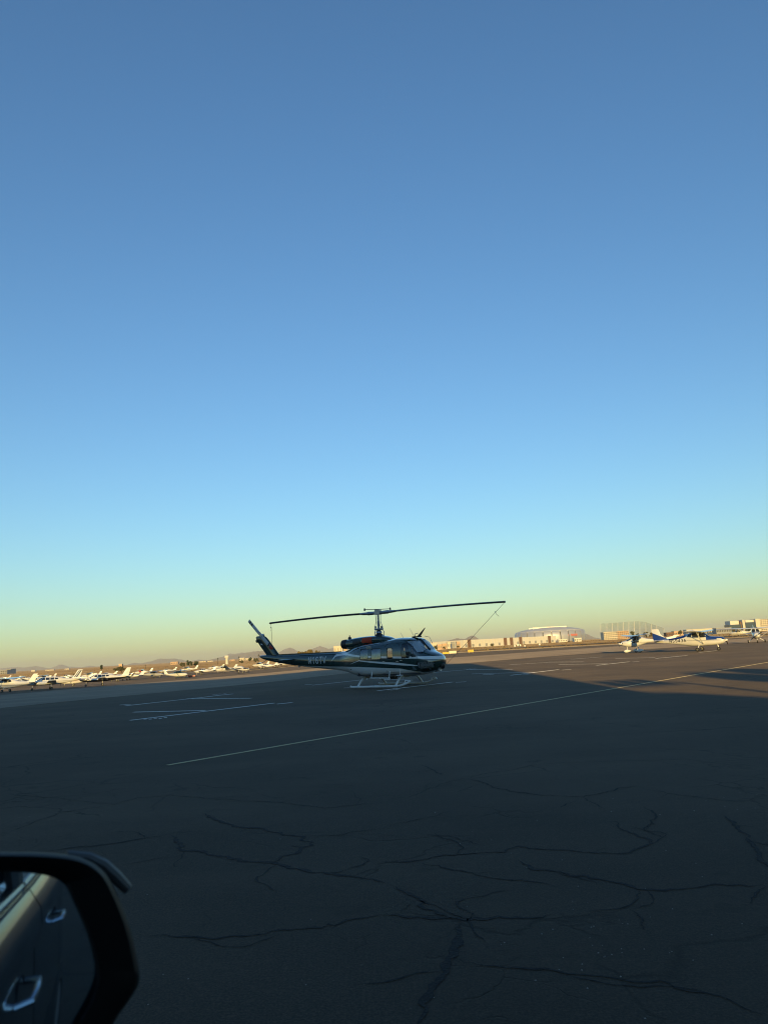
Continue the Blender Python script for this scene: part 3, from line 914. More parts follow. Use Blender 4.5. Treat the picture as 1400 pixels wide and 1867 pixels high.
def palm(label, px, yt, D, seed):
    g_ = base_at(px, D); h = at(px, yt, D).z - g_.z
    rr = random.Random(seed)
    o = tag(empty('palm_tree', g_), label, 'palm', 'far palm trees')
    MB().tube([(0, 0, -0.2), (0.1, 0, h * 0.5), (0, 0, h * 0.86)], [0.28, 0.22, 0.2], 6).build('trunk', M['bark'], o)
    cb = MB()
    for k in range(26):
        a = rr.random() * 6.28; e = rr.uniform(-0.6, 1.2); L = h * 0.18
        q = Vector((math.cos(a) * math.cos(e), math.sin(a) * math.cos(e), math.sin(e))) * L
        s_ = Vector((-math.sin(a), math.cos(a), 0)) * L * 0.14
        c0 = Vector((0, 0, h * 0.85))
        cb.add([c0 - s_ * 0.3, c0 + q * 0.6 - s_, c0 + q + Vector((0, 0, -L * 0.2)), c0 + q * 0.6 + s_, c0 + s_ * 0.3], [(0, 1, 2, 3, 4)])
    cb.build('crown', M['leaf_green'], o, sharp=0)
palm('tall palm left of the water tower', 397, 1199.3, 800, 1)
palm('short palm right of the water tower', 436, 1196.6, 800, 2)
palm('palm beside the helicopter tail fin', 472, 1192.6, 760, 3)
palm('lone palm near the peach house', 265, 1212, 720, 4)

# low dry scrub dotted over the field: nobody could count it
M['scrub'] = mat('dry_scrub', (0.21, 0.155, 0.075), 1.0, noise=0.4, nscale=0.3)
sb = MB()
for k in range(3000):
    Y = 225 + 900 * random.random() ** 1.6
    X = random.uniform(-0.62, 0.62) * Y
    if Y < yfar(X) + 30: continue
    h = random.uniform(0.1, 0.34) * (0.6 + Y / 700) * (2.2 if random.random() < 0.05 else 1); w = h * random.uniform(1.0, 2.4); g0 = gz(X, Y) - 0.15
    for j in range(3):
        a = random.random() * 3.14; c_, s_ = math.cos(a) * w / 2, math.sin(a) * w / 2
        sb.add([(X - c_, Y - s_, g0), (X + c_, Y + s_, g0), (X + c_ * 0.7, Y + s_ * 0.7, g0 + h * random.uniform(.6, 1)), (X - c_ * 0.6, Y - s_ * 0.6, g0 + h)], [(0, 1, 2, 3)])
so = sb.build('desert_scrub', M['scrub'], None, sharp=0)
tag(so, 'low dry scrub dotted over the tan field', 'scrub', None, 'stuff')

# airfield signs along the far taxiway
M['sign_yellow'] = mat('sign_yellow', (0.75, 0.47, 0.02), 0.5)
M['sign_white'] = mat('sign_pale', (0.72, 0.66, 0.50), 0.5)
M['sign_black'] = mat('sign_black', (0.012, 0.012, 0.012), 0.5)
def sign(label, px, D, w, h, m, face=0.0):
    g_ = base_at(px, D)
    o = tag(empty('taxiway_sign', g_, face), label, 'sign')
    MB().box((0, 0, 0.28 + h / 2), (w, 0.22, h)).build('panel', m, o)
    for s_ in (-1, 1):
        MB().tube([(s_ * w * 0.32, 0, 0), (s_ * w * 0.32, 0, 0.3)], 0.05, 6).build('leg', M['metal'], o)
    return o
s1 = sign('bright yellow taxiway sign standing alone at the grass edge', 857.5, 196, 1.4, 0.62, M['sign_yellow'])
s2 = sign('pale blank taxiway sign right of the helicopter nose', 824.5, 190, 1.75, 0.62, M['sign_white'])
s3 = sign('low amber taxiway sign nearest the helicopter nose', 812, 188, 1.5, 0.40, M['sign_yellow'])
s4 = sign('small black sign standing above the amber sign', 816.5, 215, 0.62, 0.95, M['sign_black'])
for k in range(4):      # the sign's dark lettering, too far off to be read
    MB().box((-0.42 + k * 0.27, -0.116, 0.58), (0.09, 0.012, 0.22)).build('letter', M['sign_black'], s1)
for i, (px, h) in enumerate(((938, 1.1), (943.5, 1.5), (948, 1.4), (956, 0.8), (983, 1.2))):
    o = tag(empty('instrument_box', base_at(px, 330)), ['white navaid box, leftmost of the group in the field', 'taller white navaid mast beside the leftmost box', 'white navaid mast third from the left in the field', 'low white navaid box right of the masts', 'lone white navaid mast right of the group'][i], 'navaid', 'white navaids in the field')
    MB().box((0, 0, h * 0.72), (0.55, 0.5, h * 0.55)).build('housing', M['white'], o)
    MB().tube([(0, 0, -0.1), (0, 0, h * 0.5)], 0.1, 6).build('post', M['metal'], o)
# ------------------------------------------------------------------ lofted bodies
def pchip(xk, yk, x):
    return np.interp(x, xk, yk)


class Body:
    """a lofted hull along X from (x, zbot, ztop, halfwidth, exponent) stations"""
    def __init__(s, st, step=0.12, n=28):
        st = sorted(st)
        s.xk = np.array([q[0] for q in st])
        s.k = np.array([q[1:] for q in st], float)
        # Catmull-Rom style smoothing of the stations
        xs = []
        for a, b in zip(s.xk[:-1], s.xk[1:]):
            m_ = max(1, int(round((b - a) / step)))
            xs += [a + (b - a) * i / m_ for i in range(m_)]
        xs.append(s.xk[-1])
        s.xs = np.array(xs); s.n = n
        s.tab = np.stack([s._herm(s.k[:, c], s.xs) for c in range(4)], 1)

    def _herm(s, y, x):
        xk = s.xk
        d = np.diff(y) / np.diff(xk)
        m = np.zeros_like(y)
        m[0], m[-1] = d[0], d[-1]
        for i in range(1, len(y) - 1):
            m[i] = 0 if d[i - 1] * d[i] <= 0 else 2 * d[i - 1] * d[i] / (d[i - 1] + d[i])
        i = np.clip(np.searchsorted(xk, x) - 1, 0, len(xk) - 2)
        h = xk[i + 1] - xk[i]; t = (x - xk[i]) / h
        return ((2 * t**3 - 3 * t**2 + 1) * y[i] + (t**3 - 2 * t**2 + t) * h * m[i] + (-2 * t**3 + 3 * t**2) * y[i + 1] + (t**3 - t**2) * h * m[i + 1])

    def at(s, x):
        return [float(np.interp(x, s.xs, s.tab[:, c])) for c in range(4)]

    def pt(s, x, t, off=0.0):
        zb, zt, hw, e = s.at(x)
        c, q = math.cos(t), math.sin(t)
        f = lambda a: math.copysign(abs(a) ** (2 / e), a)
        return Vector((x, -(hw + off) * f(c), (zb + zt) / 2 + ((zt - zb) / 2 + off) * f(q)))

    def hw(s, x, z):
        zb, zt, hw, e = s.at(x)
        u = abs((z - (zb + zt) / 2) / ((zt - zb) / 2))
        return hw * max(0.0, 1 - min(1, u) ** e) ** (1 / e)

    def rings(s):
        return [[s.pt(x, 2 * math.pi * k / s.n) for k in range(s.n)] for x in s.xs]

    def side(s, poly, sgn, off=0.006, nu=5, nv=5):
        """patch lying on the hull's side: poly = four (x,z) corners"""
        a, b, c, d = poly
        v, f = [], []
        for j in range(nv + 1):
            for i in range(nu + 1):
                u, w = i / nu, j / nv
                x = (a[0] * (1 - u) + b[0] * u) * (1 - w) + (d[0] * (1 - u) + c[0] * u) * w
                z = (a[1] * (1 - u) + b[1] * u) * (1 - w) + (d[1] * (1 - u) + c[1] * u) * w
                v.append((x, sgn * (s.hw(x, z) + off), z))
        for j in range(nv):
            for i in range(nu):
                q = j * (nu + 1) + i
                f.append((q, q + 1, q + nu + 2, q + nu + 1))
        return v, f

    def wrap(s, x0, x1, t0, t1, off=0.008, nu=5, nv=8):
        v, f = [], []
        for j in range(nv + 1):
            for i in range(nu + 1):
                v.append(s.pt(x0 + (x1 - x0) * i / nu, t0 + (t1 - t0) * j / nv, off))
        for j in range(nv):
            for i in range(nu):
                q = j * (nu + 1) + i
                f.append((q, q + 1, q + nu + 2, q + nu + 1))
        return v, f


def foil(stations, n=9):
    """aerofoil loft; stations: (centre leading edge point, chord vector x-length, thickness, span axis) -> rings"""
    rs = []
    for (le, chord, th, up) in stations:
        le = Vector(le); up = Vector(up)
        ring = []
        prof_ = [(0, 0), (0.03, .35), (0.12, .72), (0.3, 1.0), (0.55, .78), (0.8, .38), (1, .03)]
        for c, h in prof_: ring.append(le + Vector((-chord * c, 0, 0)) + up * th * h * 0.6)
        for c, h in prof_[-1:0:-1]: ring.append(le + Vector((-chord * c, 0, 0)) - up * th * h * 0.4)
        rs.append(ring)
    return rs


def boolean(me_a, me_b, op):
    a = bpy.data.objects.new('ta', me_a); b = bpy.data.objects.new('tb', me_b)
    COL.objects.link(a); COL.objects.link(b)
    md = a.modifiers.new('b', 'BOOLEAN'); md.object = b; md.operation = op; md.solver = 'EXACT'
    bpy.context.view_layer.update()
    res = bpy.data.meshes.new_from_object(a.evaluated_get(bpy.context.evaluated_depsgraph_get()))
    bpy.data.objects.remove(a); bpy.data.objects.remove(b)
    return res


def arc(cx_, cy_, rx_, ry_, a0, a1, n=9):
    return [(cx_ + rx_ * math.cos(R(a0 + (a1 - a0) * k / n)), cy_ + ry_ * math.sin(R(a0 + (a1 - a0) * k / n))) for k in range(n + 1)]


GLYPH = {   # block capitals drawn as strokes in a unit box
    'N': [[(.1, 0), (.1, 1)], [(.1, .98), (.9, .02)], [(.9, 0), (.9, 1)]], '1': [[(.2, .78), (.55, .95)], [(.55, 0), (.55, 1)]],
    '6': [[(.85, .88)] + arc(.5, .72, .38, .22, 35, 180) + [(.12, .3)] + arc(.5, .28, .38, .22, 180, 360) + arc(.5, .33, .38, .22, 0, 180)],
    'T': [[(0, .93), (1, .93)], [(.5, 0), (.5, .93)]], 'V': [[(.05, 1), (.5, .04)], [(.5, .04), (.95, 1)]],
    '5': [[(.85, .93), (.18, .93), (.15, .55)] + arc(.48, .31, .38, .26, 120, -150)],
    '9': [[(.15, .14)] + arc(.5, .28, .38, .22, 215, 360) + [(.88, .7)] + arc(.5, .72, .38, .22, 0, 180) + arc(.5, .67, .38, .22, 180, 360)],
    '4': [[(.72, 0), (.72, 1)], [(.72, .97), (.06, .3)], [(.04, .28), (.98, .28)]],
    '3': [arc(.45, .73, .38, .22, 150, -80) + arc(.45, .28, .4, .24, 80, -150)],
    'A': [[(.04, 0), (.5, .98)], [(.5, .98), (.96, 0)], [(.22, .3), (.78, .3)]]}


def lettering_on(body, s, x0, x1, z0, z1, sgn, m, parent, off=0.008, weight=0.25):
    n = len(s); cw = (x1 - x0) / (n - 0.2)
    mb = MB()
    for i, ch in enumerate(s):
        for line in GLYPH[ch]:
            P = []
            for (a, b) in zip(line[:-1], line[1:]):
                P += [(a[0] + (b[0] - a[0]) * k / 4, a[1] + (b[1] - a[1]) * k / 4) for k in range(4)]
            P.append(line[-1])
            W_ = cw * 0.76
            Q = [Vector((i * cw + p[0] * W_, p[1] * (z1 - z0))) for p in P]
            row = []
            for k in range(len(Q)):
                d = (Q[min(k + 1, len(Q) - 1)] - Q[max(k - 1, 0)])
                d = d.normalized() if d.length > 1e-6 else Vector((1, 0))
                nn = Vector((-d.y, d.x)) * W_ * weight / 2
                for q in (Q[k] - nn, Q[k] + nn):
                    x = (x0 + q.x) if sgn < 0 else (x1 - q.x)
                    z = z0 + q.y
                    row.append((x, sgn * (body.hw(x, z) + off), z))
            mb.add(row, [(2 * k, 2 * k + 2, 2 * k + 3, 2 * k + 1) for k in range(len(Q) - 1)])
    return mb.build('lettering', m, parent, sharp=0)


# ------------------------------------------------------------------ the helicopter
HP = at(689, 1118, 42.2)
HYAW = -R(34)
heli = tag(empty('helicopter', (HP.x, HP.y, 0.0), HYAW), 'dark green and white helicopter with two long rotor blades parked on skids', 'helicopter')

HS = [(3.93, 1.14, 1.34, 0.06, 2.0), (3.86, 0.98, 1.46, 0.36, 2.1), (3.7, 0.84, 1.57, 0.62, 2.2), (3.45, 0.72, 1.68, 0.84, 2.3), (3.2, 0.64, 1.78, 0.98, 2.5),
      (3.05, 0.60, 1.90, 1.04, 2.7), (2.8, 0.56, 2.18, 1.12, 2.9), (2.6, 0.53, 2.37, 1.17, 3.0), (2.35, 0.51, 2.46, 1.20, 3.1), (1.6, 0.49, 2.50, 1.22, 3.2), (1.0, 0.48, 2.44, 1.22, 3.2),
      (0.3, 0.48, 2.37, 1.22, 3.2), (-0.5, 0.50, 2.31, 1.16, 3.1), (-1.1, 0.57, 2.24, 1.02, 2.9), (-1.6, 0.68, 2.13, 0.82, 2.7), (-2.0, 0.79, 2.03, 0.62, 2.5),
      (-2.4, 0.88, 1.96, 0.48, 2.3), (-2.8, 0.94, 1.94, 0.42, 2.2)]
HB = Body(HS, 0.1, 48)
BS = [(-2.78, 0.95, 1.94, 0.415, 2.2), (-4.0, 1.06, 1.945, 0.35, 2.1), (-5.9, 1.29, 1.955, 0.26, 2.1), (-7.3, 1.50, 1.98, 0.19, 2.1), (-8.2, 1.68, 2.0, 0.14, 2.1), (-8.6, 1.78, 2.0, 0.11, 2.0), (-8.82, 1.88, 1.99, 0.05, 2.0)]
BB = Body(BS, 0.2, 28)


def zcurve(t, xsock, pts, lo=-9.5, hi=4.0):
    fc = t.nodes.new('ShaderNodeFloatCurve')
    xn = ramp(t, xsock, lo, hi)
    t.links.new(xn, fc.inputs['Value'])
    cv = fc.mapping.curves[0]
    P = [((x - lo) / (hi - lo), z / 3.0) for x, z in pts]
    while len(cv.points) < len(P): cv.points.new(0.5, 0.5)
    for p, q in zip(cv.points, P):
        p.location = q; p.handle_type = 'VECTOR'
    fc.mapping.update()
    return math_n(t, 'MULTIPLY', fc.outputs[0], 3.0)


def heli_paint():
    m = bpy.data.materials.new('helicopter_livery'); m.use_nodes = True
    t = m.node_tree; b = t.nodes['Principled BSDF']
    tc = t.nodes.new('ShaderNodeTexCoord')
    sp = t.nodes.new('ShaderNodeSeparateXYZ'); t.links.new(tc.outputs['Object'], sp.inputs[0])
    x, z = sp.outputs[0], sp.outputs[2]
    def band(top, bot):
        a = math_n(t, 'LESS_THAN', z, zcurve(t, x, top)); c = math_n(t, 'GREATER_THAN', z, zcurve(t, x, bot))
        return math_n(t, 'MULTIPLY', a, c)
    # belly, upper thin stripe, swept stripe
    b1 = math_n(t, 'LESS_THAN', z, zcurve(t, x, [(-9.5, 0.9), (-8.0, 1.0), (-6.3, 1.33), (-2.8, 1.15), (-0.7, 1.10), (2.0, 0.93), (3.0, 0.72), (3.3, 0.5), (4, 0.4)]))
    b2 = band([(-9.5, 1.2), (-3.2, 1.28), (-2.75, 1.84), (-1.9, 1.86), (-0.6, 1.70), (0.8, 1.60), (2.0, 1.54), (3.0, 1.50), (4, 1.46)], [(-9.5, 1.25), (-3.2, 1.32), (-2.75, 1.70), (-1.9, 1.76), (-0.6, 1.60), (0.8, 1.50), (2.0, 1.44), (3.0, 1.39), (4, 1.29)])
    b3 = band([(-9.5, 1.0), (-2.4, 1.0), (-0.6, 1.44), (0.2, 1.37), (2.0, 1.22), (3.0, 1.06), (3.2, 1.0), (4, .9)], [(-9.5, 1.05), (-2.4, 1.05), (-0.6, 1.40), (0.2, 1.29), (2.0, 1.10), (3.0, 1.02), (3.2, 1.02), (4, .95)])
    b4 = band([(-9.5, 1.0), (-2.6, 1.0), (-0.7, 1.17), (2.0, 1.0), (3.0, .84), (3.3, .6), (4, .5)], [(-9.5, 1.0), (-2.6, 1.0), (-0.7, 1.14), (2.0, .96), (3.0, .82), (3.3, .6), (4, .5)])
    white = math_n(t, 'MAXIMUM', math_n(t, 'MAXIMUM', b1, b2), b3)
    dirt = noise_tex(t, tc.outputs['Object'], 1.6, 6)
    wc = mix_rgb(t, dirt, (0.80, 0.80, 0.76), (0.86, 0.86, 0.83))
    gc = mix_rgb(t, dirt, (0.010, 0.034, 0.030), (0.016, 0.050, 0.044))
    t.links.new(mix_rgb(t, white, gc, wc), b.inputs['Base Color'])
    b.inputs['Roughness'].default_value = 0.16
    b.inputs['Coat Weight'].default_value = 1.0
    b.inputs['Coat Roughness'].default_value = 0.03
    b.inputs['Coat IOR'].default_value = 1.75
    # faint skin waviness so that reflections wander
    wv = noise_tex(t, tc.outputs['Object'], 1.3, 3)
    bp = N(t, 'Bump'); bp.inputs['Strength'].default_value = 0.25; bp.inputs['Distance'].default_value = 0.03
    t.links.new(wv, bp.inputs['Height']); t.links.new(bp.outputs[0], b.inputs['Normal']); t.links.new(bp.outputs[0], b.inputs['Coat Normal'])
    return m


M['livery'] = heli_paint()
M['green'] = mat('dark_green_paint', (0.013, 0.042, 0.037), 0.16, coat=1.0, noise=0.2)
M['heli_glass'] = glass_mat('helicopter_glass', (0.88, 0.91, 0.92), 1.7)
M['reflective_glass'] = glass_mat('boosted_reflection_glass', (0.86, 0.88, 0.88), 2.7)  # no real film: reflectivity raised so these windows mirror more sky
M['skid'] = mat('skid_white_paint', (0.74, 0.74, 0.70), 0.45, noise=0.12, nscale=5)
M['seat'] = mat('grey_seat_cloth', (0.13, 0.12, 0.13), 0.85, noise=0.15)
M['shade'] = mat('silver_grey_sunshade', (0.66, 0.69, 0.74), 0.5, noise=0.06)
M['chin'] = mat('grey_chin_panel', (0.36, 0.36, 0.35), 0.6, noise=0.12)
M['letter'] = mat('silver_lettering', (0.68, 0.68, 0.66), 0.4)

outer = MB().rings(HB.rings()).mesh('hull', [M['livery'], M['bin']], sharp=0)
def inset_mesh(off0, off1):
    m_ = MB()
    def rr_(off): return [[HB.pt(x, 2 * math.pi * k / 48, off) for k in range(48)] for x in HB.xs[2:-2]]
    m_.rings(rr_(off0)); b0 = m_.mesh('o', M['livery'], sharp=0)
    m2 = MB().rings(rr_(off1)).mesh('i', M['bin'], sharp=0)
    return b0, m2
cav = MB()
cav.rings([[HB.pt(x, 2 * math.pi * k / 48, -0.045) for k in range(48)] for x in HB.xs if -0.9 < x < 3.72])
shell = boolean(outer, cav.mesh('cav', M['bin'], sharp=0), 'DIFFERENCE')
glass_o, glass_i = inset_mesh(-0.012, -0.024)
gshell = boolean(glass_o, glass_i, 'DIFFERENCE')

WIN = []   # (part name, cutter mesh, glass?)
def side_cut(poly, sgn):
    return MB().prism([(x, sgn * 0.55, z) for x, z in poly], (0, sgn * 1.2, 0)).mesh('c', M['bin'], 0)
def roundrect(x0, x1, z0, z1, r=0.07):
    out = []
    for cx_, cz_, a0 in ((x1 - r, z1 - r, 0), (x0 + r, z1 - r, 90), (x0 + r, z0 + r, 180), (x1 - r, z0 + r, 270)):
        for k in range(4):
            a = R(a0 + k * 30); out.append((cx_ + r * math.cos(a), cz_ + r * math.sin(a)))
    return out
for sgn in (-1, 1):
    WIN.append(('reflective_window', side_cut(roundrect(-0.52, 0.03, 1.50, 2.00), sgn)))
    WIN.append(('reflective_window', side_cut(roundrect(0.25, 0.86, 1.46, 1.99), sgn)))
    WIN.append(('cabin_window', side_cut(roundrect(1.27, 1.60, 1.42, 1.98, 0.05), sgn)))
    WIN.append(('door_window', side_cut([(2.14, 1.44), (2.60, 1.44), (2.60, 1.80), (2.50, 2.12), (2.42, 2.18), (2.18, 2.18), (2.14, 2.12)], sgn)))
    WIN.append(('quarter_window', side_cut([(2.70, 1.48), (2.93, 1.48), (2.95, 1.53), (2.76, 1.84), (2.70, 1.86)], sgn)))
    WIN.append(('windshield', MB().prism([(2.2, sgn * y, z) for y, z in ((0.035, 1.86), (0.035, 2.34), (0.80, 2.335), (0.98, 2.27), (1.05, 2.1), (1.02, 1.78), (0.93, 1.62), (0.80, 1.60), (0.66, 1.70), (0.45, 1.80))], (1.6, 0, 0)).mesh('c', M['bin'], 0)))
    WIN.append(('chin_window', MB().prism([(x, sgn * 0.22, z) for x, z in ((2.92, 1.18), (3.0, 0.92), (3.2, 0.80), (3.45, 0.80), (3.66, 0.94), (3.74, 1.14), (3.70, 1.20), (3.0, 1.23))], (0, sgn * 1.2, 0)).mesh('c', M['bin'], 0)))
allc = MB()
for nme, cm in WIN:
    g_ = boolean(gshell, cm, 'INTERSECT')
    g_.materials.clear(); g_.materials.append(M['reflective_glass'] if nme == 'reflective_window' else M['heli_glass'])
    for p in g_.polygons: p.material_index = 0; p.use_smooth = True
    g_.set_sharp_from_angle(angle=R(40))
    go = link_mesh(nme, g_, heli)
    shell = boolean(shell, cm, 'DIFFERENCE')
shell.materials.clear(); shell.materials.append(M['livery'])
for p in shell.polygons: p.material_index = 0; p.use_smooth = True
shell.set_sharp_from_angle(angle=R(38))
link_mesh('fuselage', shell, heli)
MB().rings(BB.rings()).build('tail_boom', M['livery'], heli)
lettering_on(BB, 'N16TV', -4.78, -3.46, 1.35, 1.74, -1, M['letter'], heli)
lettering_on(BB, 'N16TV', -4.78, -3.46, 1.35, 1.74, 1, M['letter'], heli)

# window frames, door seams, handles
def frame_on(poly, sgn, w=0.022, m_=None, name='window_frame'):
    pts = [(x, sgn * (HB.hw(x, z) + 0.004), z) for x, z in poly] + [(poly[0][0], sgn * (HB.hw(*poly[0]) + 0.004), poly[0][1])]
    return MB().tube(pts, w * 0.5, 6).build(name, m_ or M['green'], heli)
for sgn in (-1, 1):
    frame_on(roundrect(-0.54, 0.05, 1.48, 2.02), sgn)
    frame_on(roundrect(0.23, 0.88, 1.44, 2.01), sgn)
    frame_on(roundrect(1.25, 1.62, 1.40, 2.00, 0.05), sgn)
    for poly in (roundrect(-0.85, 1.12, 0.72, 2.16, 0.1), roundrect(1.17, 1.98, 0.76, 2.2, 0.08), [(2.03, 0.8), (2.75, 0.8), (2.98, 1.2), (2.98, 1.5), (2.62, 2.2), (2.06, 2.26), (2.03, 2.2)]):
        frame_on(poly, sgn, 0.014, M['black'], 'door_seam')
    for x, z in ((1.05, 1.32), (2.12, 1.34), (1.9, 1.3)):
        MB().box((x, sgn * (HB.hw(x, z) + 0.015), z), (0.14, 0.03, 0.035)).build('door_handle', M['metal'], heli)
    for k in range(3):   # louvres and vents on the flank
        x = 0.02 + k * 0.0
        MB().box((-0.02 + 0.06 * k, sgn * (HB.hw(0.1, 2.13 - 0.05 * k) + 0.01), 2.13 - 0.045 * k), (0.34, 0.02, 0.018)).build('louvre', M['metal'], heli)
    MB().box((-1.35, sgn * (HB.hw(-1.35, 0.98) + 0.004), 0.98), (0.05, 0.02, 0.05)).build('drain_plate', M['black'], heli)
    v, f = HB.side([(-1.5, 1.38), (-0.95, 1.38), (-0.95, 1.9), (-1.5, 1.9)], sgn, 0.006)
    MB().add(v, f).build('access_panel', M['livery'], heli)

# cabin inside: floor, bulkhead, seats, panel
MB().prism([(-0.85, -1.02, 0.62), (2.9, -1.0, 0.62), (2.9, 1.0, 0.62), (-0.85, 1.02, 0.62)], (0, 0, 0.05)).build('cabin_floor', M['bin'], heli)
MB().box((-0.80, 0, 1.35), (0.05, 1.9, 1.5)).build('bulkhead', M['bin'], heli)
for y in (-0.62, 0.62):
    s_ = MB()
    s_.box((2.05, y, 0.95), (0.5, 0.5, 0.14)); s_.box((1.82, y, 1.36), (0.14, 0.5, 0.9)); s_.box((1.80, y, 1.88), (0.1, 0.28, 0.22)); s_.box((2.05, y, 0.75), (0.3, 0.36, 0.3))
    s_.build('pilot_seat', M['seat'], heli)
MB().box((3.0, 0, 1.45), (0.3, 1.1, 0.42)).build('instrument_panel', M['black'], heli)
MB().box((2.55, 0, 0.9), (0.8, 0.28, 0.5)).build('centre_console', M['black'], heli)
MB().box((2.2, 0, 2.34), (0.5, 0.3, 0.08)).build('overhead_panel', M['black'], heli)
# quilted sunshades inside the windshield, perforated panels inside the chin windows
for sgn in (-1, 1):
    sh = MB()
    rs = []
    for z in (1.72, 1.86, 2.0, 2.15, 2.3):
        row = []
        for y in (0.07, 0.35, 0.62, 0.9):
            lo, hi = 2.0, 3.8
            for _ in range(22):
                mid_ = (lo + hi) / 2
                if HB.hw(mid_, z) > y and HB.at(mid_)[1] > z: lo = mid_
                else: hi = mid_
            row.append((lo - 0.10, sgn * y, z))
        rs.append(row)
    sh.rings(rs, False, closed=False).build('sunshade', M['shade'], heli)
    cp = MB()
    v, f = HB.side([(2.96, 0.86), (3.62, 0.92), (3.68, 1.19), (2.98, 1.2)], sgn, -0.07, 8, 5)
    cp.add(v, f)
    cpo = cp.build('chin_panel', M['chin'], heli)
    for (x, z, r_) in ((3.30, 1.14, .028), (3.42, 1.15, .035), (3.53, 1.15, .03), (3.62, 1.15, .02), (3.28, 0.98, .03), (3.36, 0.96, .028), (3.44, 0.97, .028), (3.52, 0.99, .025), (3.12, 1.13, .03)):
        y = HB.hw(x, z) - 0.062
        MB().lathe([(0, r_ * 1.0), (0.008, r_ * 1.0)], 'Y', (x, sgn * y - (0.008 if sgn < 0 else 0), z), 12, cap=True).build('lightening_hole', M['black'], cpo)
    MB().box((3.10, sgn * (HB.hw(3.1, 1.03) - 0.05), 1.03), (0.03, 0.02, 0.3)).build('chin_rib', M['black'], heli)
# nose bits: black underside scoop, landing light, tow fittings, windshield post, wipers
MB().lathe([(-0.10, 0.02), (-0.06, 0.16), (0.04, 0.19), (0.1, 0.12), (0.12, 0.02)], 'X', (3.83, 0, 0.98), 14).build('nose_vent', M['black'], heli)
MB().lathe([(0, 0.02), (0.01, 0.085), (-0.08, 0.08), (-0.12, 0.03)], 'X', (3.74, -0.02, 0.78), 12).build('landing_light', M['white'], heli)
MB().tube([(3.46, -0.1, 0.74), (3.72, -0.05, 0.76)], 0.02, 6).build('light_bracket', M['metal'], heli)
MB().tube([(3.55, 0.14, 0.78), (3.68, 0.12, 0.84), (3.8, 0.1, 0.9)], 0.03, 6).build('cable_cutter', M['black'], heli)
MB().tube([(2.60, 0, 2.40), (2.8, 0, 2.205), (3.05, 0, 1.925), (3.18, 0, 1.81)], 0.035, 6).build('windshield_post', M['black'], heli)
for y in (-0.3, 0.3):
    MB().tube([(3.17, y, 1.80), (2.98, y * 1.9, 2.0)], 0.007, 5).build('wiper', M['black'], heli)
MB().tube([(3.0, 0.55, 2.1), (2.72, 0.75, 2.45), (2.45, 0.7, 2.52)], 0.012, 5).build('wire_deflector', M['metal'], heli)

# pylon cowling and engine behind it
CB = Body([(0.98, 2.36, 2.42, 0.12, 2.2), (0.86, 2.32, 2.52, 0.34, 2.3), (0.55, 2.28, 2.63, 0.46, 2.5), (0.1, 2.26, 2.70, 0.50, 2.6), (-0.6, 2.2, 2.70, 0.50, 2.6), (-1.2, 2.1, 2.68, 0.46, 2.5), (-1.7, 2.02, 2.64, 0.40, 2.3), (-2.05, 2.05, 2.60, 0.33, 2.1)], 0.12, 24)
MB().rings(CB.rings()).build('engine_cowling', M['green'], heli)
for sgn in (-1, 1):
    v, f = CB.side([(-0.82, 2.34), (-0.16, 2.34), (-0.16, 2.62), (-0.82, 2.62)], sgn, 0.012)
    MB().add(v, f).build('intake_cover', M['orange'], heli)
    v, f = CB.side([(-1.5, 2.3), (-0.95, 2.3), (-0.95, 2.52), (-1.5, 2.52)], sgn, 0.006)
    MB().add(v, f).build('engine_screen', M['dark_metal'], heli)
ex = MB()
ex.lathe([(-1.95, 0.20), (-2.1, 0.25), (-2.3, 0.265), (-2.48, 0.24), (-2.52, 0.19), (-2.45, 0.17), (-2.2, 0.16)], 'X', (0, 0, 2.34), 20)
ex.build('exhaust_pipe', M['dark_metal'], heli)
MB().lathe([(0, 0.10), (0.1, 0.09), (0.14, 0.03)], 'Z', (-2.0, 0, 2.60), 10, cap=True).build('beacon_base', M['dark_metal'], heli)
MB().lathe([(0, 0.03), (0.09, 0.02)], 'Z', (-2.0, 0, 2.74), 8, cap=True).build('beacon', M['red'], heli)

# mast, swash plate, control rods
MB().lathe([(2.62, 0.30), (2.72, 0.24), (2.80, 0.13)], 'Z', n=18).build('mast_boot', M['dark_metal'], heli)
MB().lathe([(2.6, 0.062), (3.2, 0.062), (3.22, 0.075), (3.45, 0.075), (3.47, 0.055), (3.98, 0.055)], 'Z', n=14).build('mast', M['metal'], heli)
MB().lathe([(2.98, 0.09), (2.99, 0.23), (3.03, 0.25), (3.07, 0.22), (3.08, 0.1)], 'Z', n=20).build('swash_plate', M['metal'], heli)
MB().lathe([(2.80, 0.12), (2.84, 0.17), (2.92, 0.15), (2.98, 0.10)], 'Z', n=16).build('collective_sleeve', M['metal'], heli)
for a in (0.4, 1.97, 3.54, 5.11):
    MB().tube([(0.24 * math.cos(a), 0.24 * math.sin(a), 3.05), (0.12 * math.cos(a + .3), 0.12 * math.sin(a + .3), 3.45), (0.14 * math.cos(a + .3), 0.14 * math.sin(a + .3), 3.86)], 0.016, 6).build('pitch_link', M['metal'], heli)
for a in (0.1, 3.0, 4.6):
    MB().tube([(0.30 * math.cos(a), 0.30 * math.sin(a), 2.66), (0.31 * math.cos(a), 0.31 * math.sin(a), 2.90), (0.22 * math.cos(a), 0.22 * math.sin(a), 3.02)], 0.018, 6).build('control_rod', M['metal'], heli)
for a in (1.2, 4.3):
    MB().box((0.2 * math.cos(a), 0.2 * math.sin(a), 3.14), (0.12, 0.05, 0.12)).build('scissor_arm', M['metal'], heli)

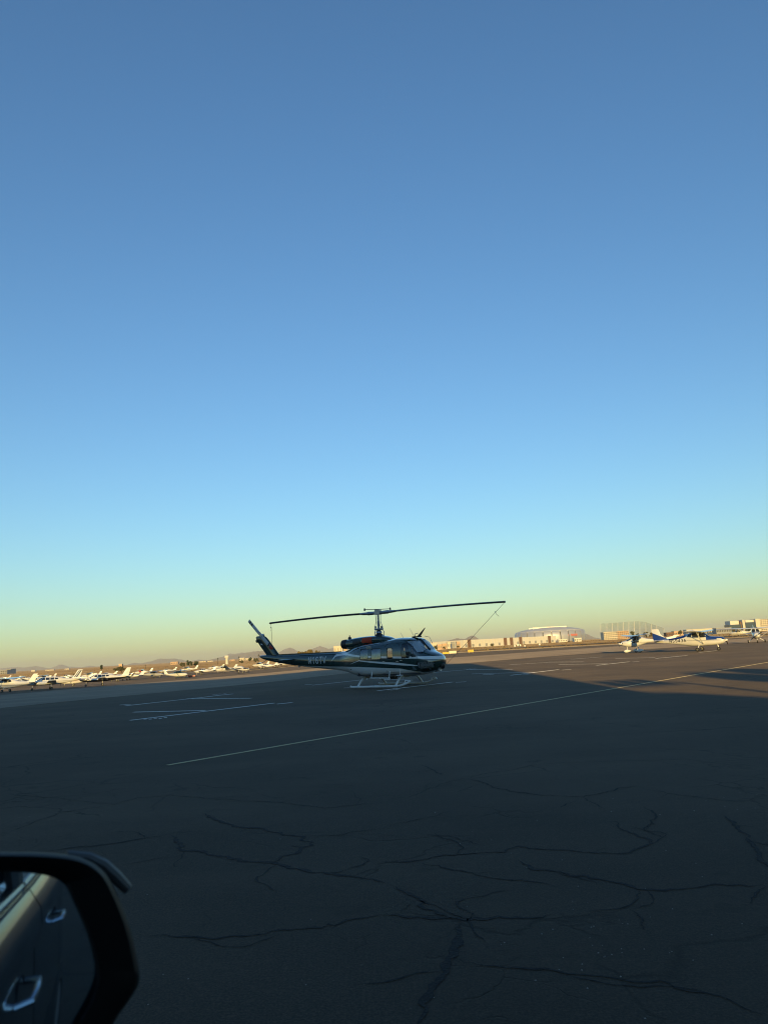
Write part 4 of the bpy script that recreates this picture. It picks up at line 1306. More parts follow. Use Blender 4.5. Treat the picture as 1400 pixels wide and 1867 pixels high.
# main rotor: local axis turned against the body
RA = R(34) - R(29)      # rotor azimuth in body space
rot = empty('tmp'); bpy.data.objects.remove(rot)
rx, ry = Vector((math.cos(RA), math.sin(RA), 0)), Vector((-math.sin(RA), math.cos(RA), 0))
M['blade'] = mat('rotor_blade_black', (0.016, 0.017, 0.018), 0.5, noise=0.2)
M['blade_lead'] = mat('rotor_blade_grey_edge', (0.22, 0.23, 0.24), 0.4, metal=0.4)
def rotz(s):                                         # blade heights along the span
    return 3.915 + 0.055 * s / 7.3 + 0.085 * (abs(s) / 7.3) * 2 * (1 - (abs(s) / 7.3)) - (0.02 if s > 0 else 0.03) * (s / 7.3) ** 2
hubm = MB()
hubm.box((0, 0, 3.92), (0.34, 0.26, 0.20), Matrix.Rotation(RA, 3, 'Z'))
hubm.build('rotor_hub', M['metal'], heli)
MB().box((0, 0, 4.07), (0.30, 0.22, 0.10), Matrix.Rotation(RA, 3, 'Z')).build('hub_cap', M['metal'], heli)
for sg in (1, -1):
    g = MB()
    rs = []
    for s_, hw_, ht_ in ((0.15, .09, .08), (0.35, .12, .095), (0.62, .13, .10), (0.70, .10, .08), (0.95, .12, .07), (1.05, .20, .06)):
        z = rotz(sg * s_)
        c = rx * sg * s_
        rs.append([Vector((c.x, c.y, z)) + ry * hw_ * math.cos(q) + Vector((0, 0, ht_ * math.sin(q))) for q in [2 * math.pi * k / 12 for k in range(12)]])
    g.rings(rs)
    g.build('blade_grip', M['metal'], heli)
    b_ = MB()
    rs = []
    for k in range(25):
        s_ = 0.9 + (7.32 - 0.9) * k / 24
        c = rx * sg * s_
        z = rotz(sg * s_)
        ch = 0.53 if k > 1 else 0.32 + 0.1 * k
        tw = R(5 - 6 * s_ / 7.3)
        ring = []
        for u, h in ((0.28, 0), (0.25, .32), (0.15, .5), (0.0, .45), (-0.4, .2), (-0.72, .0), (-0.4, -.2), (0.0, -.42), (0.15, -.42), (0.25, -.3)):
            q = ry * sg * u * ch
            ring.append(Vector((c.x, c.y, z)) + q + Vector((0, 0, h * 0.11 + u * ch * math.sin(tw))))
        rs.append(ring)
    b_.rings(rs)
    blo = b_.build('rotor_blade', M['blade'], heli)
    MB().tube([rx * sg * 7.26 + Vector((0, 0, rotz(sg * 7.26) - 0.02)) + ry * 0.0, rx * sg * 7.34 + Vector((0, 0, rotz(sg * 7.3)))], 0.03, 6).build('tip_fitting', M['metal'], blo)
    MB().tube([rx * sg * 0.98 + ry * 0.2 + Vector((0, 0, 3.95)), rx * sg * 1.5 + ry * 0.16 + Vector((0, 0, 3.95))], 0.02, 6).build('drag_brace', M['metal'], heli)
    # stabiliser bar across the blades
    MB().tube([ry * sg * 0.1 + Vector((0, 0, 4.11)), ry * sg * 1.4 + Vector((0, 0, 4.12 + sg * 0.05))], 0.02, 6).build('stabiliser_bar', M['dark_metal'], heli)
    MB().lathe([(-0.07, 0.02), (-0.05, 0.05), (0.05, 0.04), (0.07, 0.02)], 'Z', ry * sg * 1.4 + Vector((0, 0, 4.12 + sg * 0.05)), 10, cap=True).build('bar_weight', M['dark_metal'], heli)

# tail: fin, rotor, elevator, skid
fin = MB()
rs = []
for (x0, x1, z, th) in ((-7.05, -8.26, 1.9, .15), (-7.32, -8.34, 2.05, .14), (-7.76, -8.80, 2.55, .12), (-8.10, -9.08, 2.92, .105), (-8.28, -9.14, 3.08, .09), (-8.48, -9.04, 3.15, .05)):
    c = x0 - x1
    rs.append([Vector((x0 - c * u, h * th, z + 0.0)) for u, h in ((0, 0), (.05, .5), (.25, 1), (.6, .7), (1, .05), (.6, -.7), (.25, -1), (.05, -.5))])
fin.rings(rs)
fin_o = fin.build('tail_fin', M['green'], heli)
for sgn in (-1, 1):   # white flash across the fin and along its leading edge
    st_ = MB()
    st_.add([(-7.86, sgn * 0.124, 2.48), (-8.66, sgn * 0.05, 2.62), (-8.72, sgn * 0.05, 2.70), (-7.96, sgn * 0.122, 2.60)], [(0, 1, 2, 3)])
    st_.add([(-7.92, sgn * 0.128, 2.56), (-8.48, sgn * 0.105, 3.09), (-8.55, sgn * 0.104, 3.09), (-7.99, sgn * 0.128, 2.56)], [(0, 1, 2, 3)])
    st_.build('fin_stripe', M['skid'], fin_o, sharp=0)
MB().lathe([(-0.14, 0.05), (-0.1, 0.11), (0.08, 0.12), (0.14, 0.07)], 'X', (-8.60, 0, 3.16), 12, cap=True).build('tail_gearbox', M['green'], heli)
MB().lathe([(-0.10, 0.03), (-0.05, 0.10), (0.06, 0.1), (0.1, 0.03)], 'Z', (-9.02, 0, 2.86), 10, cap=True).build('tail_light_housing', M['green'], heli)
th = Vector((-8.38, -0.36, 3.22))
MB().tube([(-8.5, 0, 3.18), th], 0.05, 8).build('tail_rotor_shaft', M['metal'], heli)
tdir = Vector((-0.72, 0.0, 0.70)).normalized(); tper = Vector((0.70, 0, 0.72)).normalized()
M['tail_blade'] = mat('tail_rotor_pale_grey', (0.55, 0.57, 0.58), 0.4, noise=0.1)
tr_h = MB(); tr_h.box(th + Vector((0, -0.03, 0)), (0.34, 0.1, 0.14), Matrix.Rotation(math.atan2(-tdir.z, tdir.x), 3, 'Y')); tr_h.build('tail_rotor_hub', M['metal'], heli)
for sg in (1, -1):
    def seg(s0, s1, m_, nm, par, e=0.0):
        rs = []
        for s_ in (s0, s1):
            c = th + tdir * sg * s_ + Vector((0, -0.04, 0))
            rs.append([c + tper * (u * 0.205) + Vector((0, h * (0.022 + e), 0)) for u, h in ((.5, 0), (.35, 1), (-.2, .6), (-.5, 0), (-.2, -.6), (.35, -1))])
        return MB().rings(rs).build(nm, m_, par)
    bl = seg(0.16, 1.28, M['tail_blade'], 'tail_rotor_blade', heli)
    if sg > 0:
        seg(0.86, 0.95, M['black'], 'blade_band', bl, .003); seg(1.05, 1.15, M['black'], 'blade_band', bl, .003)
    else:
        seg(0.86, 0.98, M['black'], 'blade_band', bl, .003); seg(1.0, 1.285, M['red'], 'blade_tip', bl, .003)
for sgn in (-1, 1):
    rs = foil([((-5.85, sgn * 0.16, 1.66), 0.74, 0.10, (0, 0, 1)), ((-5.95, sgn * 1.38, 1.66), 0.58, 0.05, (0, 0, 1))])
    MB().rings(rs).build('elevator', M['green'], heli)
MB().tube([(-8.3, 0, 1.7), (-8.75, 0, 1.52), (-8.95, 0, 1.5)], 0.018, 6).build('tail_skid', M['metal'], heli)
MB().lathe([(-0.05, 0.02), (-0.03, 0.055), (0.03, 0.055), (0.05, 0.02)], 'Z', (-5.75, 0, 1.24), 10, cap=True).build('belly_antenna', M['white'], heli)
dsc = MB()
for k in range(9):
    dsc.box((-2.9 - k * 0.52, 0, 1.955 + k * 0.004), (0.51, 0.14, 0.045))
dsc.build('drive_shaft_cover', M['green'], heli)

# landing gear
for sgn in (-1, 1):
    y = sgn * 1.3
    MB().tube([(-1.12, y, 0.12), (-1.05, y, 0.075), (-0.9, y, 0.06), (1.75, y, 0.06), (2.05, y, 0.085), (2.35, y, 0.16), (2.66, y, 0.29)], [.04, .056, .06, .06, .06, .056, .05], 10).build('skid_tube', M['skid'], heli)
    MB().tube([(2.35, y, 0.19), (2.36, y, 0.32), (2.62, y, 0.33)], 0.03, 6).build('skid_toe_step', M['skid'], heli)
    for x in (-0.62, 0.55, 1.77):
        MB().lathe([(-0.11, 0.068), (0.11, 0.068)], 'X', (x, y, 0.062), 10, cap=True).build('skid_saddle', M['skid'], heli)
    MB().tube([(0.1, sgn * 1.18, 0.50), (1.36, sgn * 1.18, 0.46)], 0.028, 8).build('step_rail', M['skid'], heli)
    for x in (0.18, 1.30):
        MB().tube([(x + 0.02, sgn * 1.10, 0.82), (x, sgn * 1.18, 0.48)], [0.03, 0.022], 6).build('step_post', M['skid'], heli)
    MB().tube([(1.98, sgn * 1.1, 0.90), (1.98, sgn * 1.16, 0.62)], 0.018, 6).build('foot_step_post', M['skid'], heli)
    MB().box((1.98, sgn * 1.2, 0.60), (0.34, 0.12, 0.04)).build('foot_step', M['skid'], heli)
    for x in (-0.3, 2.0):
        MB().tube([(x, sgn * 0.9, 0.50), (x, sgn * 0.92, 0.40)], 0.012, 5).build('tie_ring', M['metal'], heli)
for x in (-0.62, 1.77):
    pts = []
    for k in range(-8, 9):
        u = k / 8
        pts.append((x, u * 1.3, 0.52 - 0.44 * max(0, (abs(u) - 0.45) / 0.55) ** 1.7))
    MB().tube(pts, 0.055, 8).build('cross_tube', M['skid'], heli)
MB().box((1.0, -0.3, 0.44), (0.3, 0.24, 0.16)).build('cargo_hook', M['black'], heli)

# roof fittings: wire cutter, whip antennas
MB().prism([(2.36, -0.015, 2.47), (2.58, -0.015, 2.46), (2.96, -0.015, 2.94), (2.90, -0.015, 2.92)], (0, 0.03, 0)).build('wire_cutter', M['black'], heli)
MB().box((2.40, 0, 2.50), (0.42, 0.3, 0.06)).build('cutter_base', M['black'], heli)
MB().tube([(2.22, 0.1, 2.48), (2.24, 0.1, 2.66), (2.45, 0.05, 2.68)], 0.016, 5).build('temperature_probe', M['metal'], heli)
for x, y, L in ((2.08, 0.3, 0.58), (1.66, -0.15, 0.36)):
    MB().tube([(x, y, 2.47), (x - L * 0.5, y, 2.47 + L * 0.86)], [0.012, 0.006], 5).build('whip_antenna', M['metal'], heli)

# blade tie-downs
M['rope'] = mat('tie_down_rope', (0.10, 0.10, 0.09), 0.9)
bpy.context.view_layer.update()
hm = Matrix.Translation(heli.location) @ Matrix.Rotation(HYAW, 4, 'Z')
tipR = hm @ (rx * 7.3 + Vector((0, 0, rotz(7.3) - 0.04))); tipL = hm @ (-rx * 7.3 + Vector((0, 0, rotz(-7.3) - 0.04)))
def rope(label, pts, tail):
    o = tag(empty('tie_down_rope', pts[0]), label, 'rope')
    q = [p - pts[0] for p in pts]
    MB().tube(q, 0.009, 6).build('rope', M['rope'], o)
    k = q[0].lerp(q[-1], 0.14)
    MB().tube([k, k + Vector((0.03, 0, -0.1)), k + Vector(tail)], 0.009, 5).build('loose_end', M['rope'], o)
    MB().box(k, (0.05, 0.05, 0.07)).build('buckle', M['metal'], o)
endR = hm @ Vector((3.76, 0.0, 0.80)); endR2 = ground(801, 1228)
rope('thin rope from the front rotor blade tip down beside the nose', [tipR, tipR.lerp(endR, 0.5) + Vector((0, 0, -0.04)), endR], (0.16, 0, -0.22))
endL = hm @ Vector((-8.0, -0.1, 2.5)); endL = hm @ Vector((-7.75, -0.12, 2.32))
rope('thin rope from the rear rotor blade tip down to the tail fin', [tipL, tipL.lerp(endL, 0.4) + Vector((0.03, 0, 0)), endL], (-0.05, 0, -0.2))
# ------------------------------------------------------------------ parked aeroplanes
_liv = {}
def plane_livery(base, stripe=None, z0=0.0, z1=0.0, slope=0.0, lower=None, zl=0.0, nose=None, xn=99, zn=0):
    key = (base, stripe, z0, z1, slope, lower, zl, nose, xn, zn)
    if key in _liv: return _liv[key]
    m = bpy.data.materials.new('aeroplane_livery'); m.use_nodes = True
    t = m.node_tree; b = t.nodes['Principled BSDF']
    tc = t.nodes.new('ShaderNodeTexCoord')
    sp = t.nodes.new('ShaderNodeSeparateXYZ'); t.links.new(tc.outputs['Object'], sp.inputs[0])
    x, z = sp.outputs[0], sp.outputs[2]
    zz = math_n(t, 'ADD', z, math_n(t, 'MULTIPLY', x, slope))
    dn = noise_tex(t, tc.outputs['Object'], 2.0, 5)
    c = mix_rgb(t, dn, tuple(v * 0.92 for v in base), base)
    if lower: c = mix_rgb(t, math_n(t, 'LESS_THAN', zz, zl), c, lower)
    if stripe:
        s_ = math_n(t, 'MULTIPLY', math_n(t, 'LESS_THAN', zz, z1), math_n(t, 'GREATER_THAN', zz, z0))
        c = mix_rgb(t, s_, c, stripe)
    if nose:
        s_ = math_n(t, 'MULTIPLY', math_n(t, 'GREATER_THAN', x, xn), math_n(t, 'GREATER_THAN', z, zn))
        c = mix_rgb(t, s_, c, nose)
    t.links.new(c, b.inputs['Base Color'])
    b.inputs['Roughness'].default_value = 0.28
    b.inputs['Coat Weight'].default_value = 0.6
    _liv[key] = m
    return m


WH, OW, BL, NV, BK, RD, TL, GY = (0.76, 0.75, 0.71), (0.66, 0.64, 0.58), (0.012, 0.045, 0.24), (0.012, 0.02, 0.06), (0.012, 0.012, 0.015), (0.40, 0.03, 0.02), (0.05, 0.20, 0.24), (0.34, 0.35, 0.36)
_solid = {}
def solid(c):
    if c not in _solid: _solid[c] = mat('aircraft_colour', c, 0.3, coat=0.5, noise=0.06, nscale=2)
    return _solid[c]


BODY = {
    'high': Body([(2.32, 0.98, 1.22, 0.10, 2), (2.22, 0.82, 1.38, 0.34, 2.2), (1.8, 0.68, 1.50, 0.48, 2.5), (1.1, 0.60, 1.56, 0.54, 2.8), (0.75, 0.58, 1.62, 0.56, 2.8), (0.2, 0.57, 2.02, 0.57, 2.8), (-0.1, 0.56, 2.12, 0.57, 2.9),
                  (-1.0, 0.58, 2.12, 0.56, 2.9), (-1.6, 0.64, 2.0, 0.48, 2.6), (-2.4, 0.78, 1.72, 0.36, 2.3), (-3.8, 1.0, 1.52, 0.21, 2.1), (-5.0, 1.16, 1.44, 0.10, 2), (-5.4, 1.24, 1.42, 0.04, 2)], 0.15, 22),
    'low': Body([(2.05, 1.0, 1.22, 0.10, 2), (1.95, 0.86, 1.36, 0.32, 2.2), (1.5, 0.74, 1.46, 0.46, 2.5), (0.7, 0.68, 1.55, 0.56, 2.7), (0.1, 0.66, 1.88, 0.58, 2.5), (-0.4, 0.66, 2.02, 0.58, 2.5), (-1.2, 0.68, 2.0, 0.56, 2.5),
                 (-2.0, 0.78, 1.78, 0.46, 2.4), (-3.2, 0.96, 1.54, 0.28, 2.2), (-4.6, 1.16, 1.46, 0.12, 2), (-5.0, 1.24, 1.44, 0.05, 2)], 0.15, 22),
    'twin': Body([(3.35, 1.10, 1.22, 0.06, 2), (3.15, 0.98, 1.34, 0.24, 2.1), (2.5, 0.82, 1.50, 0.46, 2.4), (1.6, 0.74, 1.62, 0.58, 2.6), (1.0, 0.72, 1.92, 0.61, 2.6), (0.5, 0.72, 2.08, 0.62, 2.6), (-0.8, 0.73, 2.10, 0.62, 2.6),
                  (-1.8, 0.80, 1.98, 0.54, 2.5), (-3.0, 0.96, 1.72, 0.36, 2.3), (-4.6, 1.18, 1.56, 0.16, 2), (-5.2, 1.28, 1.54, 0.06, 2)], 0.15, 22),
    'sport': Body([(1.62, 1.06, 1.20, 0.06, 2), (1.5, 0.92, 1.32, 0.26, 2.1), (1.0, 0.74, 1.46, 0.46, 2.4), (0.5, 0.68, 1.66, 0.54, 2.5), (0.1, 0.68, 1.92, 0.55, 2.5), (-0.4, 0.74, 1.94, 0.52, 2.4), (-1.0, 0.92, 1.78, 0.38, 2.2),
                   (-1.7, 1.10, 1.56, 0.20, 2), (-3.0, 1.18, 1.44, 0.12, 2), (-4.5, 1.22, 1.38, 0.07, 2)], 0.12, 20),
}


M['hub'] = mat('wheel_hub_grey', (0.16, 0.16, 0.16), 0.5, metal=0.4)
def wheel(name, parent, c, r, w, pant=None, m_hub=None):
    wm = MB()
    wm.lathe([(-w / 2, r * 0.55), (-w / 2, r * 0.85), (-w * 0.3, r), (w * 0.3, r), (w / 2, r * 0.85), (w / 2, r * 0.55)], 'Y', (0, 0, 0), 16)
    o = wm.build(name, M['tyre'], parent); o.location = c
    MB().lathe([(-w * 0.45, 0.01), (-w * 0.48, r * 0.5), (-w * 0.4, r * 0.56), (w * 0.4, r * 0.56), (w * 0.48, r * 0.5), (w * 0.45, 0.01)], 'Y', (0, 0, 0), 12).build('hub', M['hub'], o)
    if pant:
        Bd = Body([(0.36, -0.02, 0.08, 0.03, 2), (0.2, -0.13, 0.18, 0.11, 2.2), (0.0, -0.14, 0.22, 0.13, 2.2), (-0.3, -0.06, 0.16, 0.08, 2), (-0.5, 0.02, 0.08, 0.02, 2)], 0.1, 12)
        MB().rings(Bd.rings()).build('wheel_pant', pant, o)
    return o


def propeller(parent, hub, r, ang, m=None, spinner=None, nb=2):
    o = empty('propeller', hub); o.parent = parent
    MB().lathe([(0.30, 0.01), (0.24, 0.07), (0.12, 0.13), (0.0, 0.15), (-0.04, 0.15)], 'X', n=12).build('spinner', spinner or M['white'], o)
    for k in range(nb):
        a = ang + 2 * math.pi * k / nb
        d = Vector((0, math.cos(a), math.sin(a))); p = Vector((0, -math.sin(a), math.cos(a)))
        rs = []
        for s_, ch, tw in ((0.08, .06, .9), (0.25, .11, .7), (0.6, .125, .45), (0.88, .10, .3), (1.0, .045, .25)):
            c = d * r * s_ + Vector((0.08, 0, 0))
            q = p * math.cos(tw) + Vector((math.sin(tw), 0, 0))
            nn = Vector((math.cos(tw), 0, 0)) - p * math.sin(tw)
            rs.append([c + q * ch * 0.6, c + nn * 0.02, c - q * ch * 0.6, c - nn * 0.02])
        MB().rings(rs).build('propeller_blade', m or M['black'], o)
    return o


def aeroplane(label, pos, yaw, kind, liv, wing=None, tail=None, fin=None, prop=1.2, scale=1.0, group=None, pant=None, letters=None, fin_style='swept', flap=None,
              nose_gear=True, cover=None, nac=None, glass=None, cat='aeroplane', fin_top=None, finmat2=None):
    o = tag(empty({'high': 'high_wing_aeroplane', 'low': 'low_wing_aeroplane', 'twin': 'twin_engine_aeroplane', 'sport': 'light_sport_aeroplane'}[kind], pos, yaw), label, cat, group)
    o.scale = (scale,) * 3
    B_ = BODY[kind]
    wing, tail, fin = wing or M['white'], tail or M['white'], fin or M['white']
    glass = glass or M['dark_glass']
    fo = MB().rings(B_.rings()).build('fuselage', liv, o)
    pi = math.pi
    if kind in ('high', 'sport'):
        zw, chord, span = (2.10, 1.62, 5.4) if kind == 'high' else (1.92, 1.12, 5.3)
        le = 0.35 if kind == 'high' else 0.30
        for sg in (-1, 1):
            rs = foil([((le, 0, zw), chord, .20, (0, 0, 1)), ((le, sg * 2.6, zw + .07), chord, .19, (0, 0, 1)), ((le - .1, sg * (span - .25), zw + .17), chord * .70, .13, (0, 0, 1)), ((le - .22, sg * span, zw + .18), chord * .5, .05, (0, 0, 1))])
            wo = MB().rings(rs).build('wing', wing, o)
            fl = MB(); fl.box((le - chord * .99, sg * 1.8, zw - .0), (.05, 2.0, .03)); fl.build('flap_edge', M['grey_paint'], wo)
            if kind == 'high':
                MB().tube([(0.12, sg * 0.53, 0.78), (-0.1, sg * 2.5, zw + 0.05)], 0.055, 8, flat=0.45).build('wing_strut', wing, o)
            else:
                MB().tube([(0.0, sg * 0.50, 0.95), (0.0, sg * 1.5, zw)], 0.04, 8, flat=0.5).build('wing_strut', wing, o)
        wins = {'high': [[(0.52, 1.52), (-0.28, 1.50), (-0.28, 2.0), (0.15, 2.0)], [(-0.36, 1.50), (-1.0, 1.54), (-1.0, 1.98), (-0.36, 2.0)], [(-1.08, 1.55), (-1.6, 1.62), (-1.45, 1.9), (-1.08, 1.98)]],
                'sport': [[(0.42, 1.12), (-0.42, 1.2), (-0.40, 1.80), (0.12, 1.82)]]}[kind]
    else:
        zw = 0.82 if kind == 'low' else 0.92
        span = 4.9 if kind == 'low' else 5.9
        for sg in (-1, 1):
            rs = foil([((0.55, sg * 0.2, zw), 1.9, .22, (0, 0, 1)), ((0.30, sg * 1.2, zw + .07), 1.65, .21, (0, 0, 1)), ((0.18, sg * (span - .3), zw + span * .10), 1.15, .13, (0, 0, 1)), ((0.0, sg * span, zw + span * .105), .75, .04, (0, 0, 1))])
            wo = MB().rings(rs).build('wing', wing, o)
            MB().box((-1.33, sg * 1.9, zw + .17), (.05, 1.8, .03)).build('flap_edge', M['grey_paint'], wo)
        wins = {'low': [[(0.35, 1.52), (-0.38, 1.50), (-0.38, 1.88), (0.0, 1.86)], [(-0.46, 1.50), (-1.2, 1.52), (-1.15, 1.86), (-0.46, 1.88)], [(-1.28, 1.54), (-1.75, 1.58), (-1.6, 1.78), (-1.28, 1.84)]],
                'twin': [[(0.95, 1.58), (0.38, 1.56), (0.38, 1.94), (0.7, 1.92)], [(0.28, 1.56), (-0.32, 1.56), (-0.32, 1.94), (0.28, 1.95)], [(-0.42, 1.56), (-1.02, 1.57), (-1.02, 1.92), (-0.42, 1.94)], [(-1.12, 1.58), (-1.65, 1.62), (-1.6, 1.84), (-1.12, 1.9)]]}[kind]
    for sg in (-1, 1):
        for q in wins:
            v, f = B_.side(q, sg, 0.007)
            MB().add(v, f).build('window', glass, o)
    wx = {'high': (0.74, 0.16), 'low': (0.66, 0.0), 'twin': (1.55, 0.85), 'sport': (0.95, 0.12)}[kind]
    for a0, a1 in ((pi * 0.24, pi * 0.485), (pi * 0.515, pi * 0.76)):
        v, f = B_.wrap(wx[0], wx[1], a0, a1, 0.008)
        MB().add(v, f).build('windshield', glass, o)
    if cover:
        cb = {'high': (0.8, -1.7), 'low': (0.75, -2.0), 'twin': (1.6, -1.9), 'sport': (1.0, -1.0)}[kind]
        v, f = B_.wrap(cb[0], cb[1], pi * 0.05, pi * 0.95, 0.05, 10, 12)
        MB().add(v, f).build('canopy_cover', cover, o)
    # tail
    xt = {'high': -4.35, 'low': -4.05, 'twin': -4.1, 'sport': -4.0}[kind]
    zt = {'high': 1.36, 'low': 1.38, 'twin': 1.5, 'sport': 1.3}[kind]
    top = {'high': 2.72, 'low': 2.45, 'twin': 3.0, 'sport': 1.80}[kind]
    if fin_style == 'straight':
        fs = [(xt + 0.75, xt - 1.08, zt, .05), (xt + 0.25, xt - 1.12, zt + 0.34, .06), (xt - 0.22, xt - 1.14, zt + .75, .055), (xt - 0.38, xt - 1.16, top - .08, .045), (xt - 0.48, xt - 1.1, top, .02)]
    else:
        fs = [(xt + 0.85, xt - 0.95, zt, .05), (xt + 0.1, xt - 1.02, zt + 0.3, .06), (xt - 0.62, xt - 1.38, top - .08, .04), (xt - .74, xt - 1.40, top, .02)]
    rs = []
    for (x0, x1, z, t_) in fs:
        c = x0 - x1
        rs.append([Vector((x0 - c * u, h * t_, z)) for u, h in ((0, 0), (.06, .5), (.25, 1), (.6, .7), (1, .08), (.6, -.7), (.25, -1), (.06, -.5))])
    fno = MB().rings(rs).build('tail_fin', fin, o)
    if finmat2:      # a band of another colour on the upper fin, both sides
        (z0, z1, mm) = finmat2
        def edge(z):
            return np.interp(z, [q[2] for q in fs], [q[0] for q in fs]), np.interp(z, [q[2] for q in fs], [q[1] for q in fs])
        for sg in (-1, 1):
            a0, b0 = edge(z0); a1, b1 = edge(z1)
            MB().add([(a0 + .004, sg * .066, z0), (b0, sg * .02, z0), (b1, sg * .02, z1), (a1 + .004, sg * .064, z1)], [(0, 1, 2, 3)]).build('fin_band', mm, fno, sharp=0)
    for sg in (-1, 1):
        hs = {'high': 1.65, 'low': 1.7, 'twin': 2.0, 'sport': 1.2}[kind]
        zh = zt + 0.02
        rs = foil([((xt + 0.05, sg * 0.05, zh), 1.1, .09, (0, 0, 1)), ((xt - 0.25, sg * hs, zh), .72, .05, (0, 0, 1))])
        MB().rings(rs).build('tailplane', tail, o)
    # gear
    wr = 0.215
    tx = {'high': -0.45, 'low': -0.35, 'twin': -0.55, 'sport': -0.35}[kind]
    ty = {'high': 1.15, 'low': 1.45, 'twin': 1.65, 'sport': 0.75}[kind]
    for sg in (-1, 1):
        top_ = (tx + .05, sg * (0.42 if kind in ('high', 'sport') else ty - .05), 0.68 if kind in ('high', 'sport') else 0.95)
        MB().tube([top_, ((top_[0] + tx) / 2, (top_[1] + sg * ty) / 2, 0.42), (tx, sg * (ty - .1), 0.24)], [.06, .05, .04], 8).build('gear_leg', wing, o)
        wheel('wheel', o, (tx, sg * ty, wr), wr, 0.15, pant)
    nx = {'high': 1.55, 'low': 1.35, 'twin': 2.3, 'sport': 0.95}[kind]
    MB().tube([(nx - 0.1, 0, 0.85), (nx, 0, 0.2)], [.05, .035], 8).build('nose_leg', wing, o)
    wheel('wheel', o, (nx, 0, 0.19), 0.19, 0.13, pant)
    # power
    if kind == 'twin':
        for sg in (-1, 1):
            yb = sg * 1.85
            nb_ = Body([(1.85, 1.02, 1.22, .08, 2), (1.72, .90, 1.32, .28, 2.2), (1.2, .82, 1.40, .38, 2.5), (0.2, .84, 1.36, .37, 2.4), (-0.8, .96, 1.26, .24, 2.2), (-1.4, 1.05, 1.16, .05, 2)], .15, 16)
            m_ = MB().rings([[p + Vector((0, yb, 0)) for p in r_] for r_ in nb_.rings()]).build('engine_nacelle', nac or wing, o)
            propeller(o, (1.85, yb, 1.12), 0.95, prop + sg * 0.2, spinner=M['metal'], nb=2)
            for k in (-1, 1):
                MB().box((1.79, yb + k * .17, 1.16), (.05, .13, .12)).build('cooling_inlet', M['black'], m_)
    else:
        nxp = {'high': 2.32, 'low': 2.05, 'sport': 1.6}[kind]
        nz = {'high': 1.10, 'low': 1.11, 'sport': 1.13}[kind]
        propeller(o, (nxp, 0, nz), 0.95 if kind != 'sport' else .8, prop, spinner=M['white'])
        for k in (-1, 1):
            MB().box((nxp - .12, k * .22, nz + .04), (.06, .16, .14)).build('cooling_inlet', M['black'], fo)
    MB().tube([(-0.9, 0.1, {'high': 2.2, 'sport': 1.9, 'low': 1.98, 'twin': 2.08}[kind]), (-1.15, 0.1, {'high': 2.55, 'sport': 2.15, 'low': 2.3, 'twin': 2.4}[kind])], .012, 5).build('antenna', M['metal'], o)
    if letters:
        for sg in (-1, 1):
            lettering_on(B_, letters[0], letters[1], letters[2], letters[3], letters[4], sg, letters[5], o)
    return o


def gp(px, py): return ground(px, py)

# right-hand group, in full sun
aeroplane('white and royal blue high-wing aeroplane with black registration on its side', gp(1284, 1187.2), -R(34), 'high',
          plane_livery(WH, NV, 1.16, 1.19, 0.03, None, 0, BL, 0.45, 1.20), fin=plane_livery(WH, None, 0, 0, 0.4375, BL, -0.106), fin_style='straight', prop=2.6, scale=0.94, finmat2=None,
          letters=('N5943A', -3.60, -1.72, 1.10, 1.45, M['black']), glass=M['dark_glass'])
pl = [o for o in bpy.data.objects if o.get('label', '').startswith('white and royal blue')][0]
v, f = BODY['high'].wrap(-1.75, -3.7, math.pi * 0.14, math.pi * 0.86, 0.006, 8, 8)
MB().add(v, f).build('spine_panel', M['blue'], pl)
for sg in (-1, 1):
    v, f = BODY['high'].side([(2.1, 1.20), (1.55, 1.22), (1.55, 1.34), (2.0, 1.32)], sg, .006)
    MB().add(v, f).build('cowl_badge', M['offwhite'], pl)

aeroplane('small all-white high-wing sport aeroplane with red wheel, next to the blue-finned one', gp(1158, 1190.2), R(178), 'sport', plane_livery(WH, GY, 1.14, 1.17, 0.0),
          prop=0.5, pant=M['white'], scale=1.0)
aeroplane('white high-wing aeroplane facing the viewer at the right edge', gp(1380, 1172), -R(112), 'high', plane_livery(WH, OW, 1.2, 1.25), prop=0.55)
aeroplane('distant white high-wing aeroplane far behind the right-hand group', gp(1345, 1160.5), R(160), 'high', plane_livery(OW, NV, 1.1, 1.2), prop=0.3)

# left-hand rows, wheels in the shade and hulls in the sun
G_L = 'aeroplanes parked in rows on the left'
aeroplane('white and grey striped high-wing aeroplane cut by the left edge', gp(6, 1262.6), R(176), 'high', plane_livery(WH, GY, 1.02, 1.16, -0.02), prop=0.4, group=G_L)
tw1 = aeroplane('white twin-engine aeroplane with blue striped fin, nearest on the left', gp(86, 1257.6), R(207), 'twin', plane_livery(WH, NV, 1.26, 1.30, 0.0), prop=1.2, group=G_L)
for k, (u, mm) in enumerate(((0.0, 'navy'), (0.22, 'grey_paint'), (0.36, 'navy'))):
    for sg in (-1, 1):
        MB().add([(-4.0 - u * 1.0 - .1, sg * .072, 1.75), (-4.0 - u * 1.0 - .25, sg * .072, 1.75), (-4.95 - u * .9 - .1, sg * .05, 2.9), (-4.95 - u * .9, sg * .05, 2.9)], [(0, 1, 2, 3)]).build('fin_stripe', M[mm], tw1, sharp=0)
aeroplane('twin-engine aeroplane with black belly and white top behind the striped twin', gp(181, 1250.6), R(201), 'twin', plane_livery(WH, None, 0, 0, 0.0, BK, 1.34), prop=1.5, group=G_L, nac=plane_livery(WH, None, 0, 0, 0.0, BK, 1.12), wing=plane_livery(OW, None, 0, 0, 0, BK, 0.0))
